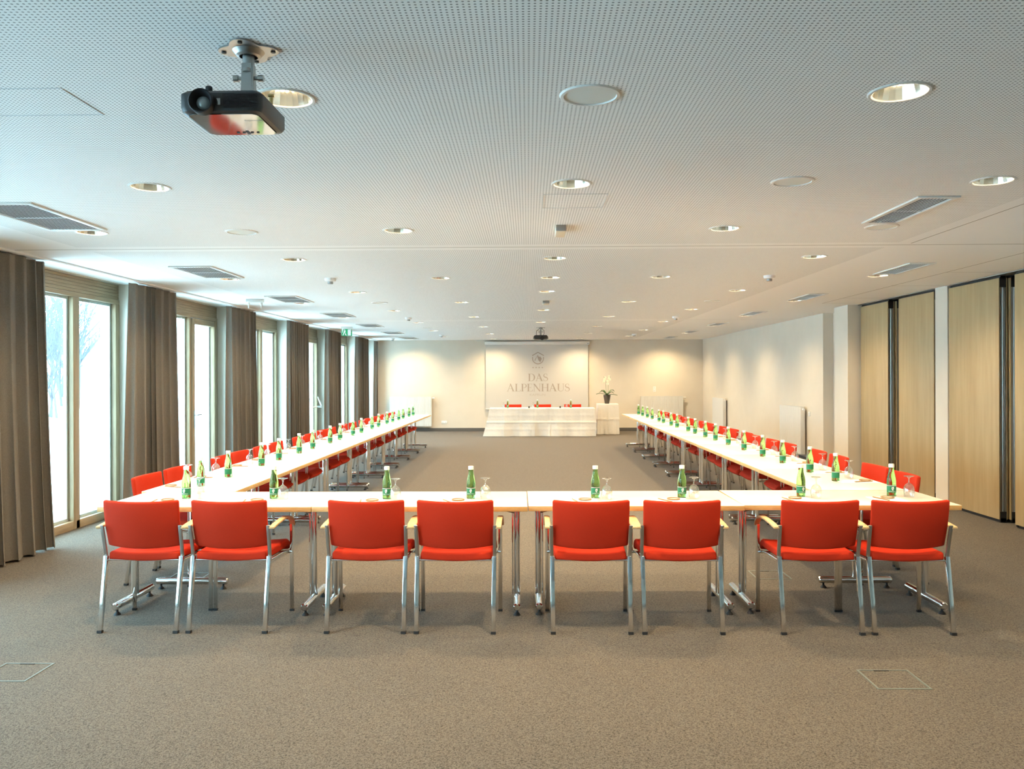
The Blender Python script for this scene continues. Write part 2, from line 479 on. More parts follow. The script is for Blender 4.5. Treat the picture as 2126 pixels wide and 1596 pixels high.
# ---- curtains
def curtain(y0, y1, yb0, yb1, label, seedv, x0=-4.375):
    rnd = random.Random(seedv)
    w = y1 - y0; nf = max(2, int(round(w / .165)))
    # irregular fold breaks
    br_ = [0.]
    for i in range(nf): br_.append(br_[-1] + rnd.uniform(.65, 1.35))
    br_ = [b / br_[-1] for b in br_]
    amps = [rnd.uniform(.6, 1.25) for _ in range(nf)]
    nu, nv = nf * 14, 22
    vs_ = []; fs = []
    for j in range(nv + 1):
        t = j / nv; z = .02 + (CEIL - .025) * t if True else 0
        z = .018 + (CEIL - .03 - .018) * t
        amp = .085 - .035 * t ** 2
        a = yb0 + (y0 - yb0) * t ** .8; b = yb1 + (y1 - yb1) * t ** .8
        for i in range(nu + 1):
            s = i / nu
            k = max(q for q in range(nf) if br_[q] <= s + 1e-9); k = min(k, nf - 1)
            u = (s - br_[k]) / (br_[k + 1] - br_[k])
            ph = 2 * PI * u
            dx = amp * amps[k] * (.5 + .5 * math.cos(ph)) ** 1.7
            dx += .006 + .006 * math.sin(7 * s * w + 2.1 * t + seedv) * (1 - t * .5)
            dy = .030 * math.sin(ph + .9) * (1.3 - .6 * t)
            drift = .03 * math.sin(3.1 * s + 2.3 * t * (1 + .2 * math.sin(seedv))) * (1 - t)
            y = a + (b - a) * s + dy * (0 if i in (0, nu) else 1) + drift * (s * (1 - s) * 4)
            vs_.append((x0 - dx, y, z + (.004 * math.sin(ph) if j == 0 else 0)))
    for j in range(nv):
        for i in range(nu):
            q = j * (nu + 1) + i
            fs.append((q, q + 1, q + nu + 2, q + nu + 1))
    cy = (y0 + y1) / 2
    mb = MB().add([(x - x0, y - cy, z) for x, y, z in vs_], fs)
    o = mb.build('curtain', M['curtain'], None, smooth=180, solid=.004)
    o.data.polygons.foreach_set('use_smooth', [True] * len(o.data.polygons))
    o.location = (x0, cy, 0)
    tag(o, label, 'curtain', 'floor-length curtains between the windows')
G = 'taupe floor-length curtain '
curtain(5.80, 7.44, 5.75, 7.62, G + 'nearest the camera at the left edge', 1)
curtain(9.04, 10.27, 8.95, 10.42, G + 'between the double window and the door with a lever handle', 2)
curtain(12.04, 13.27, 12.10, 13.40, G + 'hanging third from the camera along the glass wall', 3)
curtain(15.02, 16.50, 15.05, 16.62, G + 'hanging just before the glazed door with the white push bar', 4)
curtain(17.98, 19.32, 18.02, 19.40, G + 'hanging just beyond the glazed door with the white push bar', 5)
curtain(21.10, 22.66, 21.12, 22.75, G + 'hanging second from the back wall', 6)
curtain(23.70, 24.06, 23.68, 24.06, 'narrow strip of taupe curtain in the corner beside the back wall', 7)
o = MB().box(-4.43, -4.335, YN + .05, YB - .02, CEIL - .018, CEIL - .002).build('curtain_rail', M['white'], None, bevel=.003)
tag(o, 'long white curtain track fixed along the ceiling above the windows', 'curtain rail')

# ---- folding partition elements along the right wall
def partition(y0, y1, x0, label, ztop=2.632, group='maple partition elements'):
    t = thing('partition_panel', label, 'partition', (x0, (y0 + y1) / 2, 0), 0, group)
    h = (y1 - y0) / 2; T = .092
    MB().box(0, .012, -h, h, .035, ztop).box(T - .012, T, -h, h, .035, ztop).build('veneer_face', M['panel'], t, bevel=.002)
    MB().box(.012, T - .012, -h + .03, h - .03, .05, ztop - .01).build('core', M['edge'], t, smooth=0)
    pr = MB()
    for s in (-1, 1):
        y = s * h
        pr.box(.012, T - .012, min(y - s * .03, y - s * .01), max(y - s * .03, y - s * .01), .12, ztop - .10)
        pr.box(.012, .03, min(y, y - s * .03), max(y, y - s * .03), .12, ztop - .10)
        pr.box(T - .03, T - .012, min(y, y - s * .03), max(y, y - s * .03), .12, ztop - .10)
        pr.tube([(T / 2, y - s * .012, .12), (T / 2, y - s * .012, ztop - .10)], .010, 10)
    pr.build('edge_profile', M['alu'], t)
    sl = MB()
    for s in (-1, 1):
        y = s * h
        sl.box(.012, T - .012, min(y, y - s * .028), max(y, y - s * .028), .01, .12)
        sl.box(.012, T - .012, min(y, y - s * .028), max(y, y - s * .028), ztop - .10, ztop + .01)
    sl.box(.02, T - .02, -h, h, .004, .05); sl.box(.02, T - .02, -h, h, ztop - .01, CEIL - .013)
    sl.build('seal', M['black'], t)
    return t
partition(11.68, 12.62, 5.06, 'maple partition panel folded away beside the plaster pier')
partition(10.37, 11.34, 5.06, 'maple partition panel just beyond the white column')
partition(8.95, 10.00, 5.06, 'widest maple partition panel, just this side of the white column')
partition(7.30, 8.66, 5.06, 'maple partition panel cut off by the right edge of the photo')
partition(11.66, 12.60, 5.17, 'maple partition panel parked behind the one beside the plaster pier')
partition(8.93, 9.98, 5.17, 'maple partition panel parked behind the widest one')
tr = MB().box(5.03, 5.30, 7.2, 10.02, CEIL - .012, CEIL - .002).box(5.03, 5.30, 10.34, 12.65, CEIL - .012, CEIL - .002)
o = struct('trim_1', tr, M['alu'], smooth=0)

# ------------------------------------------------------------------ downlights
def make_downlight():
    t = thing('downlight', 'x', 'ceiling light', (0, 0, CEIL), 0, 'recessed ceiling downlights')
    MB().lathe([(R_HOLE - .004, -.001), (R_HOLE + .002, -.005), (R_HOLE + .012, -.005), (R_HOLE + .017, -.001), (R_HOLE + .017, .0)], 32).build('trim_ring', M['white_metal'], t)
    seg = 24; prof = [(.098, 0.0), (.094, .018), (.086, .045), (.074, .075), (.056, .10), (.0, .102)]
    MB().lathe(prof, seg).build('reflector', M['reflector'], t, smooth=12)
    L = MB()
    for dx in (-.022, .022):
        L.tube([(dx, -.045, .055), (dx, .045, .055)], .014, 10)
    L.build('lamp', M['lamp'], t)
    ld = bpy.data.lights.new('downlight_beam', 'SPOT')
    ld.energy = LAMP_W; ld.color = (1.0, .75, .43); ld.spot_size = math.radians(150); ld.spot_blend = 1.0; ld.shadow_soft_size = .035
    lo = bpy.data.objects.new('downlight_beam', ld); C.objects.link(lo); lo.parent = t; lo.location = (0, 0, .036)
    return t
dl = Stamp(make_downlight())
for x, y, k, i, n in LIGHTS:
    side = {2: ['left', 'right'], 3: ['left', 'middle', 'right'], 4: ['leftmost', 'second from left', 'third from left', 'rightmost'],
            5: ['leftmost', 'second from left', 'middle', 'fourth from left', 'rightmost']}[n][i]
    if k == 2: side = ['leftmost', 'middle', 'right'][i]
    dl.put((x, y, CEIL), 0, 'round recessed ceiling downlight, %s one in the %s row from the camera' % (side, ORD[k]))
for x, y, k, i, n in BACK:
    dl.put((x, y, CEIL), 0, 'round recessed ceiling downlight above and behind the camera, %s of row %s' % (['left', 'right'][i], ['zero', 'one', 'two', 'three'][-k]))

# ---- ceiling speakers
def make_speaker():
    t = thing('ceiling_speaker', 'x', 'speaker', (0, 0, CEIL), 0, 'round ceiling speakers')
    MB().lathe([(.100, -.001), (.103, -.007), (.114, -.006), (.120, -.0)], 40).build('bezel', M['white_metal'], t)
    MB().lathe([(0, -.004), (.06, -.0035), (.102, -.002)], 40).build('grille', M['speaker'], t)
    return t
sp = Stamp(make_speaker())
for x, y, lb in [(.244, 3.19, 'nearest the camera at the middle of the ceiling'), (1.482, 4.63, 'to the right of the middle downlight'),
                 (-2.13, 6.10, 'left, just before the cross joint'), (2.585, 6.06, 'beside the end of the right air vent'),
                 (-2.15, 11.92, 'above the middle of the left table row'), (2.66, 11.90, 'above the middle of the right table row'),
                 (-2.18, 18.05, 'above the far end of the left table row'), (2.69, 17.87, 'above the far end of the right table row')]:
    sp.put((x, y, CEIL), 0, 'flat round white ceiling speaker ' + lb)

# ---- air vents
def make_vent(w, l, dark, slat, n):
    t = thing('air_vent', 'x', 'vent', (0, 0, CEIL), 0, 'ceiling air vents')
    f = .035
    MB().box(-w / 2, w / 2, -l / 2, -l / 2 + f, -.012, 0).box(-w / 2, w / 2, l / 2 - f, l / 2, -.012, 0).box(-w / 2, -w / 2 + f, -l / 2 + f, l / 2 - f, -.012, 0).box(w / 2 - f, w / 2, -l / 2 + f, l / 2 - f, -.012, 0).build('vent_frame', M['white_metal'], t, bevel=.004)
    MB().box(-w / 2 + f, w / 2 - f, -l / 2 + f, l / 2 - f, -.003, -.001).build('vent_backing', dark, t, smooth=0)
    s = MB(); iw = w - 2 * f
    for i in range(n):
        x = -iw / 2 + iw * (i + .5) / n
        s.bar((x, -l / 2 + f, -.006), (x, l / 2 - f, -.006), .0050, .0025)
    s.bar((-iw / 2, 0, -.007), (iw / 2, 0, -.007), .004, .008)
    s.build('vent_slats', slat, t, smooth=0)
    return t
vl = Stamp(make_vent(.43, .93, M['slat_dark'], M['slat'], 14))
nm = ['first', 'second', 'third', 'fourth', 'fifth', 'sixth', 'seventh']
for i, y in enumerate([5.49, 8.40, 11.32, 14.22, 17.12, 19.95, 22.70]):
    vl.put((-3.28, y, CEIL), 0, 'dark slatted ceiling air vent above the windows, %s from the camera' % nm[i])
vr = Stamp(make_vent(.26, .85, M['slat_dark'], M['slat'], 9))
for i, (x, y) in enumerate([(2.495, 5.46), (3.80, 8.41), (3.83, 11.34), (3.88, 14.24), (3.93, 17.14), (3.93, 19.97), (3.93, 22.72)]):
    vr.put((x, y, CEIL), 0, 'narrow slatted ceiling air vent on the right side, %s from the camera' % nm[i])

# ---- smoke detectors
def make_smoke():
    t = thing('smoke_detector', 'x', 'smoke detector', (0, 0, CEIL), 0, 'smoke detectors')
    MB().lathe([(.062, 0), (.062, -.018), (.056, -.03), (.040, -.036), (0, -.036)], 24).build('base', M['white'], t)
    MB().lathe([(.030, -.036), (.030, -.058), (.026, -.062), (0, -.062)], 20).build('sensor', M['satin'], t)
    return t
sm = Stamp(make_smoke())
for x, y, lb in [(-2.165, 9.0, 'above the near half of the left table row'), (2.611, 8.95, 'above the near half of the right table row'),
                 (-2.165, 14.91, 'above the far half of the left table row'), (2.68, 14.97, 'above the far half of the right table row'),
                 (-2.20, 21.03, 'left, close to the back wall'), (2.70, 20.94, 'right, close to the back wall'), (-3.79, 23.0, 'in the far left corner above the curtains')]:
    sm.put((x, y, CEIL), 0, 'small white smoke detector ' + lb)

# ---- exit lights
def exit_light(loc, rz, label, sign):
    t = thing('exit_light', label, 'exit sign', loc, rz)
    MB().box(-.12, .12, -.035, .035, -.045, 0).build('housing', M['white_metal'], t, bevel=.008)
    for s in (-1, 1):
        MB().lathe([(.014, -.045), (.020, -.07), (.009, -.085), (.006, -.13), (.0, -.13)], 12, c=(s * .085, 0, 0)).build('bracket', M['white_metal'], t)
    if sign:
        p = MB().box(-.11, .11, -.003, .003, -.20, -.05).build('sign_plate', M['greenlens'], t, smooth=0)
        f = MB()
        for s in (-1, 1):
            y = s * .0045
            f.quad((.02, y, -.19), (.085, y, -.19), (.085, y, -.06), (.02, y, -.06))
            f.quad((-.055, y, -.075), (-.035, y, -.075), (-.035, y, -.06), (-.055, y, -.06))
            f.quad((-.065, y, -.13), (-.03, y, -.13), (-.025, y, -.08), (-.055, y, -.08))
            f.quad((-.09, y, -.185), (-.075, y, -.19), (-.045, y, -.13), (-.065, y, -.13))
            f.quad((-.04, y, -.16), (-.02, y, -.19), (-.005, y, -.185), (-.03, y, -.13))
        f.build('running_figure', M['paper'], p, smooth=0)
exit_light((-3.77, 11.32, CEIL), math.radians(12), 'white emergency light with two short prongs on the ceiling by the windows', False)
exit_light((-3.86, 17.50, CEIL), math.radians(10), 'small green and white exit sign hanging near the far windows', True)

# ---- small ceiling boxes, hatches
def jbox(x, y, label, lx=.07, ly=.26):
    t = thing('cable_box', label, 'box', (x, y, CEIL), 0)
    MB().box(-lx / 2, lx / 2, -ly / 2, ly / 2, -.045, 0).build('cover', M['cream'], t, bevel=.003)
    MB().box(-lx / 2 - .001, lx / 2 + .001, -ly / 2 - .006, -ly / 2, -.040, -.002).build('connector_face', M['satin'], t, bevel=.002)
jbox(.24, 6.04, 'small box with a grey end on the ceiling before the cross joint')
jbox(.262, 11.85, 'small box with a grey end on the ceiling over the room centre', .09, .22)
def hatch(x0, x1, y0, y1, label):
    t = thing('ceiling_hatch', label, 'hatch', ((x0 + x1) / 2, (y0 + y1) / 2, CEIL), 0)
    w, l = (x1 - x0) / 2, (y1 - y0) / 2; g = .003
    MB().box(-w, w, -l, -l + g, -.0025, 0).box(-w, w, l - g, l, -.0025, 0).box(-w, -w + g, -l + g, l - g, -.0025, 0).box(w - g, w, -l + g, l - g, -.0025, 0).build('hatch_edge', M['slat'], t, smooth=0)
hatch(.095, .483, 4.91, 5.305, 'flush square ceiling hatch in front of the small cable box')
hatch(-2.50, -1.747, 3.055, 3.37, 'flush ceiling hatch left of the near projector')

# ------------------------------------------------------------------ projectors
def mount(t, zc, h, plate_r=.10):
    # plate (four-lobed), ball joint, clamp arms ; origin at the ceiling
    mp = MB(); pts = []; n = 48
    for k in range(n):
        a = 2 * PI * k / n
        r = plate_r * (.70 + .30 * abs(math.cos(2 * a)) ** 1.6)
        pts.append((r * math.cos(a), r * math.sin(a)))
    mp.add([(x, y, -.001) for x, y in pts] + [(x, y, -.006) for x, y in pts],
           [tuple(range(n)), tuple(range(2 * n - 1, n - 1, -1))] + [(k, k + n, (k + 1) % n + n, (k + 1) % n) for k in range(n)])
    mp.lathe([(.052, -.006), (.040, -.020), (.030, -.024)], 24)
    pl = mp.build('ceiling_plate', M['satin'], t, smooth=25)
    sc = MB()
    for k in range(4):
        a = PI / 2 * k
        sc.lathe([(.008, -.006), (.008, -.010), (0, -.011)], 10, c=(.082 * math.cos(a), .082 * math.sin(a), 0))
    sc.build('plate_bolts', M['black'], pl)
    st = MB().lathe([(.019, -.020), (.019, -.060), (.0, -.060)], 20)
    for s in (-1, 1):
        st.bar((s * .016, 0, -.050), (s * .020, 0, -h), .005, .030, up=(0, 1, 0))
    st.bar((0, -.018, -.05), (0, -.014, -h + .01), .030, .004, up=(0, 1, 0))
    st.tube([(-.038, 0, -.095), (.038, 0, -.095)], .007, 12)
    st.lathe([(0, 0), (.013, .001), (.013, .012), (0, .013)], 12, c=(0, -.018, -.08))
    st.box(-.022, .022, -.022, .022, -h - .004, -h + .012)
    arm = st.build('mount_arm', M['satin'], t)
    kn = MB()
    for s in (-1, 1): kn.tube([(s * .033, 0, -.095), (s * .050, 0, -.095)], .011, 12)
    kn.build('tilt_knob', M['alu'], arm)

pj = thing('projector', 'black ceiling projector hanging near the camera at upper left', 'projector', (-.925, 2.72, CEIL), 0, 'ceiling projectors')
mount(pj, 0, .176)
# body, modelled around its own centre and tilted a little
bx0, bx1, by0, by1 = -.175, .087, -.14, .13
zt, zb = -.180, -.250
bd = MB()
def ringz(x0, x1, y0, y1, z, r, n=5):
    out = []
    for cx, cy, a0 in [(x1 - r, y1 - r, 0), (x0 + r, y1 - r, PI / 2), (x0 + r, y0 + r, PI), (x1 - r, y0 + r, 3 * PI / 2)]:
        for k in range(n + 1):
            a = a0 + PI / 2 * k / n; out.append((cx + r * math.cos(a), cy + r * math.sin(a), z))
    return out
rings = [ringz(bx0 + .012, bx1 - .012, by0 + .010, by1 - .01, zt, .02), ringz(bx0, bx1, by0, by1, zt - .010, .022), ringz(bx0, bx1, by0, by1, zb + .018, .022),
         ringz(bx0 + .004, bx1 - .006, by0 + .004, by1 - .012, zb + .004, .024), ringz(bx0 + .016, bx1 - .018, by0 + .016, by1 - .03, zb, .026)]
nn = len(rings[0]); vv = [p for r in rings for p in r]; ff = [tuple(range(nn))]
for j in range(len(rings) - 1):
    for k in range(nn): ff.append((j * nn + k, j * nn + (k + 1) % nn, (j + 1) * nn + (k + 1) % nn, (j + 1) * nn + k))
bd.add(vv, ff)
body = bd.build('projector_body', M['proj'], pj, smooth=35)
lid = MB(); top = [(x, y, zb - .0005) for x, y, z in ringz(bx0 + .018, bx1 - .020, by0 + .018, by1 - .032, 0, .024)]
lid.add(top + [(x, y, zb - .003) for x, y, z in top], [tuple(range(nn, 2 * nn))] + [(k, (k + 1) % nn, nn + (k + 1) % nn, nn + k) for k in range(nn)])
lid.build('glossy_cover', M['gloss'], pj, smooth=35)
ln = MB().lathe([(.0385, .004), (.0385, -.028), (.0355, -.030), (.033, -.027), (.026, -.010), (.022, -.003), (0, -.002)], 32)
ln.xf(Matrix.Translation((bx0 + .078, by0 + .002, -.222)) @ Matrix.Rotation(-PI / 2, 4, 'X'))
ln.xf(Matrix.Identity(4))
lens = ln.build('lens_barrel', M['black'], pj)
gl = MB().lathe([(0, -.012), (.010, -.0105), (.018, -.006), (.021, -.003)], 24).xf(Matrix.Translation((bx0 + .078, by0 + .002, -.222)) @ Matrix.Rotation(-PI / 2, 4, 'X'))
gl.build('lens_glass', mat('lens_coating', (.30, .32, .32), .25, .3), lens)
vg = MB()
for i in range(9):
    z = zt - .014 - i * .0052
    vg.box(bx0 + .140, bx1 - .01, by0 - .003, by0, z - .0018, z)
for i in range(18):
    x = bx0 + .142 + i * .0062
    vg.box(x, x + .0012, by0 - .0035, by0, zt - .058, zt - .014)
vg.build('front_grille', mat('grille_black', (.010, .010, .011), .5), pj, smooth=0)
MB().box(bx0 + .120, bx0 + .134, by0 - .004, by0, zt - .050, zt - .028).build('infrared_window', M['gloss'], pj, bevel=.001)
bt = MB()
for dx, dy in [(0, 0), (.014, 0), (-.014, 0), (0, .012), (0, -.012), (-.034, 0), (.034, 0)]:
    bt.box(-.025 + dx - .0045, -.025 + dx + .0045, by1 - .06 + dy - .003, by1 - .06 + dy + .003, zb - .0055, zb - .003)
bt.build('control_buttons', mat('button_grey', (.09, .09, .09), .5), pj)
M['brass'] = mat('brass', (.55, .42, .18), .3, 1.)
for x, y in [(bx0 + .05, .02), (bx1 - .012, .0)]:
    MB().lathe([(.006, 0), (.006, .022), (.011, .024), (.011, .030), (0, .031)], 12, c=(x, y, zt)).build('brass_foot', M['brass'], pj)
MB().lathe([(.011, 0), (.011, .018), (.007, .022), (0, .022)], 14, c=(bx0 + .085, by0 + .03, zt)).build('focus_knob', M['black'], pj)
def text_mesh(name, s, size, m, parent, M4, extrude=0.0):
    cu = bpy.data.curves.new(name, 'FONT'); cu.body = s; cu.size = size; cu.align_x = 'CENTER'; cu.extrude = extrude
    cu.resolution_u = 3
    o = bpy.data.objects.new(name, cu); C.objects.link(o)
    dg = bpy.context.evaluated_depsgraph_get(); dg.update()
    me = bpy.data.meshes.new_from_object(o.evaluated_get(dg))
    bpy.data.objects.remove(o)
    me.transform(M4); me.materials.clear(); me.materials.append(m)
    o = bpy.data.objects.new(name, me); C.objects.link(o); o.parent = parent
    return o
text_mesh('lettering', 'Optoma', .017, mat('grey_lettering', (.45, .45, .45), .5), pj,
          Matrix.Translation((.035, -.055, zb - .0034)) @ Matrix.Rotation(PI, 4, 'X'))
# far projector
pf = thing('projector', 'small black projector hanging in front of the far screen', 'projector', (.285, 18.15, CEIL), 0, 'ceiling projectors')
mount(pf, 0, .165)
fb = MB()
rings = [ringz(-.135, .135, -.11, .11, -.168, .04), ringz(-.16, .16, -.13, .13, -.20, .05), ringz(-.165, .165, -.13, .13, -.245, .05), ringz(-.14, .14, -.10, .10, -.262, .05)]
nn = len(rings[0]); vv = [p for r in rings for p in r]; ff = [tuple(range(nn)), tuple(range(4 * nn - 1, 3 * nn - 1, -1))]
for j in range(3):
    for k in range(nn): ff.append((j * nn + k, j * nn + (k + 1) % nn, (j + 1) * nn + (k + 1) % nn, (j + 1) * nn + k))
fb.add(vv, ff).build('projector_body', M['proj'], pf, smooth=40)
MB().lathe([(.045, 0), (.045, -.03), (.036, -.03), (0, -.015)], 20).xf(Matrix.Translation((.03, -.125, -.235)) @ Matrix.Rotation(-PI / 2, 4, 'X')).build('lens_barrel', M['black'], pf)
cb = MB()
cb.tube([(-.02, .02, -.02), (-.09, .01, -.07), (-.10, .0, -.15), (-.07, 0, -.18)], .005, 8)
cb.tube([(.02, .02, -.02), (.07, .0, -.06), (.075, .0, -.13), (.05, 0, -.18)], .005, 8)
cb.build('cable', M['black'], pf)

# ------------------------------------------------------------------ screen with lettering
SY = 24.0
scr = thing('projection_screen', 'pulled-down white projection screen with beige hotel lettering on the back wall', 'projection screen', (.268, SY, 0), 0)
sx0, sx1 = -1.232 - .268, 1.755 - .268
MB().box(-1.525, 1.525, -.03, .09, 2.525, 2.62).build('screen_case', M['white_metal'], scr, bevel=.008)
MB().box(sx0, sx1, .026, .030, .665, 2.53).build('screen_cloth', M['screen'], scr, smooth=0)
MB().box(sx0 - .005, sx1 + .005, .018, .040, .645, .668).build('bottom_bar', M['white_metal'], scr, bevel=.004)
MB().box(1.46, 1.50, -.034, -.03, 2.555, 2.565).build('case_badge', M['black'], scr, smooth=0)

class Gl:
    """serif capitals drawn as flat quads in the x-z plane; cap height 1"""
    def __init__(s, mb, ox, oz, h): s.mb = mb; s.ox = ox; s.oz = oz; s.h = h
    def q(s, *pts):
        s.mb.quad(*[(s.ox + x * s.h * 1.22, .0245, s.oz + z * s.h) for x, z in pts])
    def r(s, x0, z0, x1, z1): s.q((x0, z0), (x1, z0), (x1, z1), (x0, z1))
    def arc(s, cx, cz, rx, rz, a0, a1, w0, w1, n=14):
        P = []
        for k in range(n + 1):
            t = k / n; a = a0 + (a1 - a0) * t
            w = w0 + (w1 - w0) * math.sin(PI * t)
            P.append(((cx + rx * math.cos(a), cz + rz * math.sin(a)), (cx + (rx - w) * math.cos(a), cz + (rz - min(w, w0 + (w1 - w0) * .25)) * math.sin(a))))
        for k in range(n): s.q(P[k][0], P[k + 1][0], P[k + 1][1], P[k][1])
    def stem(s, x, w=.14, z0=0, z1=1, sl=.09, sb=True, st=True):
        s.r(x, z0, x + w, z1)
        for z, on, d in ((z0, sb, 1), (z1, st, -1)):
            if on:
                s.r(x - sl, min(z, z + d * .03), x + w + sl, max(z, z + d * .03))
                s.q((x - sl * .4, z + d * .03), (x, z + d * .03), (x, z + d * .09)); s.q((x + w, z + d * .03), (x + w + sl * .4, z + d * .03), (x + w, z + d * .09))
    def D(s):
        s.stem(.10, sl=.08); s.r(.2, 0, .40, .035); s.r(.2, .965, .40, 1)
        s.arc(.38, .5, .42, .5, -PI / 2, PI / 2, .035, .15); return .86
    def A(s):
        s.q((.08, 0), (.13, 0), (.44, .93), (.42, 1.0), (.40, 1.0)); s.q((.34, 1.02), (.44, 1.02), (.81, 0), (.64, 0))
        s.r(.20, .33, .60, .37); s.r(.0, 0, .24, .03); s.r(.56, 0, .90, .03); return .88
    def S(s):
        pts = []; n = 28
        for k in range(n + 1):
            t = k / n
            if t < .5: a = math.radians(35) + math.radians(235) * (t / .5); x = .30 + .20 * math.cos(a); z = .75 + .235 * math.sin(a)
            else: a = math.radians(90) - math.radians(235) * ((t - .5) / .5); x = .30 + .22 * math.cos(a); z = .265 + .25 * math.sin(a)
            pts.append((x, z))
        for k in range(n):
            (x0, z0), (x1, z1) = pts[k], pts[k + 1]
            dx, dz = x1 - x0, z1 - z0; L = math.hypot(dx, dz) or 1; nx, nz = -dz / L, dx / L
            w = lambda t: .022 + .048 * max(0, 1 - abs(t - .5) * 3.0) ** .8
            a, b = w(k / n), w((k + 1) / n)
            s.q((x0 - nx * a, z0 - nz * a), (x1 - nx * b, z1 - nz * b), (x1 + nx * b, z1 + nz * b), (x0 + nx * a, z0 + nz * a))
        s.r(.45, .70, .48, .96); s.r(.06, .04, .09, .30); return .58
    def L(s):
        s.stem(.08, sl=.07); s.r(.15, 0, .56, .035); s.q((.53, 0), (.60, 0), (.63, .24), (.60, .24)); return .66
    def P(s):
        s.stem(.08, sl=.07); s.r(.18, .965, .34, 1); s.r(.18, .45, .34, .485)
        s.arc(.32, .725, .29, .275, -PI / 2, PI / 2, .035, .11); return .64
    def E(s):
        s.stem(.08, sl=.07); s.r(.15, 0, .54, .035); s.r(.15, .965, .52, 1); s.r(.15, .49, .42, .525)
        s.q((.52, 0), (.58, 0), (.61, .22), (.585, .22)); s.r(.50, .78, .525, 1); s.r(.40, .40, .425, .61); return .64
    def N(s):
        s.r(.11, 0, .15, 1); s.q((.02, 1), (.19, 1), (.80, 0), (.70, -.02)); s.r(.72, 0, .76, 1)
        s.r(.02, 0, .24, .03); s.r(.62, .97, .86, 1); s.r(.0, .97, .16, 1); return .88
    def H(s):
        s.stem(.08, sl=.07); s.stem(.62, sl=.07); s.r(.18, .48, .64, .52); return .82
    def U(s):
        s.stem(.08, z0=.30, sb=False, sl=.08); s.r(.66, .3, .70, 1); s.r(.56, .97, .80, 1)
        n = 14
        for k in range(n):
            a, b = PI + PI * k / n, PI + PI * (k + 1) / n
            w = lambda a_: .035 + .085 * max(0, -math.cos(a_)) ** 1.5
            f = lambda a_, i: (.39 + (.31 - i * w(a_)) * math.cos(a_), .31 + (.32 - i * .045 - i * .02 * max(0, -math.cos(a_))) * math.sin(a_))
            s.q(f(a, 0), f(b, 0), f(b, 1), f(a, 1))
        return .80
def word(mb, text, x0, x1, z0, h):
    tmp = MB(); w = 0; adv = []
    for c in text:
        g = Gl(tmp, 0, 0, 1); adv.append(getattr(g, c)() * 1.22)
    gap = ((x1 - x0) / h - sum(adv)) / (len(text) - 1); x = x0
    for c, a in zip(text, adv):
        getattr(Gl(mb, x, z0, h), c)(); x += (a + gap) * h
lt = MB()
word(lt, 'DAS', .0 - .268, .589 - .268, 1.467, .215)
word(lt, 'ALPENHAUS', -.619 - .268, 1.222 - .268, 1.167, .222)
lt.build('lettering', M['print'], scr, smooth=0)
text_mesh('small_lettering', 'KAPRUN', .098, mat('faint_print', (.50, .46, .41), .9), scr,
          Matrix.Translation((.279 - .268, .0245, 1.035)) @ Matrix.Rotation(PI / 2, 4, 'X') @ Matrix.Scale(1.22, 4, (1, 0, 0)))
st = MB()
for i in range(4):
    cx = .150 + i * .090 - .268 + .0; pts = []
    for k in range(10):
        r = .028 if k % 2 == 0 else .012; a = PI / 2 + PI * k / 5; pts.append((cx + r * math.cos(a), .0245, 1.862 + r * math.sin(a)))
    st.add([(cx, .0245, 1.862)] + pts, [(0, 1 + k, 1 + (k + 1) % 10) for k in range(10)])
st.build('star_row', M['print'], scr, smooth=0)
em = MB(); cx, cz = .296 - .268, 2.128; R = .172; n = 40
for k in range(n):                       # open ring, gap at the upper shoulders
    a0 = math.radians(166) + math.radians(208) * k / n; a1 = math.radians(166) + math.radians(208) * (k + 1) / n
    em.quad(*[(cx + r * math.cos(a), .0245, cz + r * math.sin(a)) for r, a in ((R, a0), (R, a1), (R - .026, a1), (R - .026, a0))])
em.quad((cx - .178, .0245, cz + .092), (cx - .162, .0245, cz + .070), (cx, .0245, cz + .162), (cx, .0245, cz + .192))
em.quad((cx + .178, .0245, cz + .092), (cx + .162, .0245, cz + .070), (cx, .0245, cz + .162), (cx, .0245, cz + .192))
em.quad((cx - .105, .0245, cz - .055), (cx - .085, .0245, cz - .075), (cx - .02, .0245, cz + .075), (cx - .01, .0245, cz + .105))
em.quad((cx - .01, .0245, cz + .105), (cx - .02, .0245, cz + .055), (cx + .012, .0245, cz - .055), (cx + .03, .0245, cz + .035))
em.quad((cx + .012, .0245, cz - .055), (cx + .070, .0245, cz - .115), (cx + .10, .0245, cz - .04), (cx + .03, .0245, cz + .035))
em.quad((cx + .03, .0245, cz + .035), (cx + .10, .0245, cz - .04), (cx + .118, .0245, cz - .012), (cx + .058, .0245, cz + .058))
em.build('mountain_emblem', M['print'], scr, smooth=0)

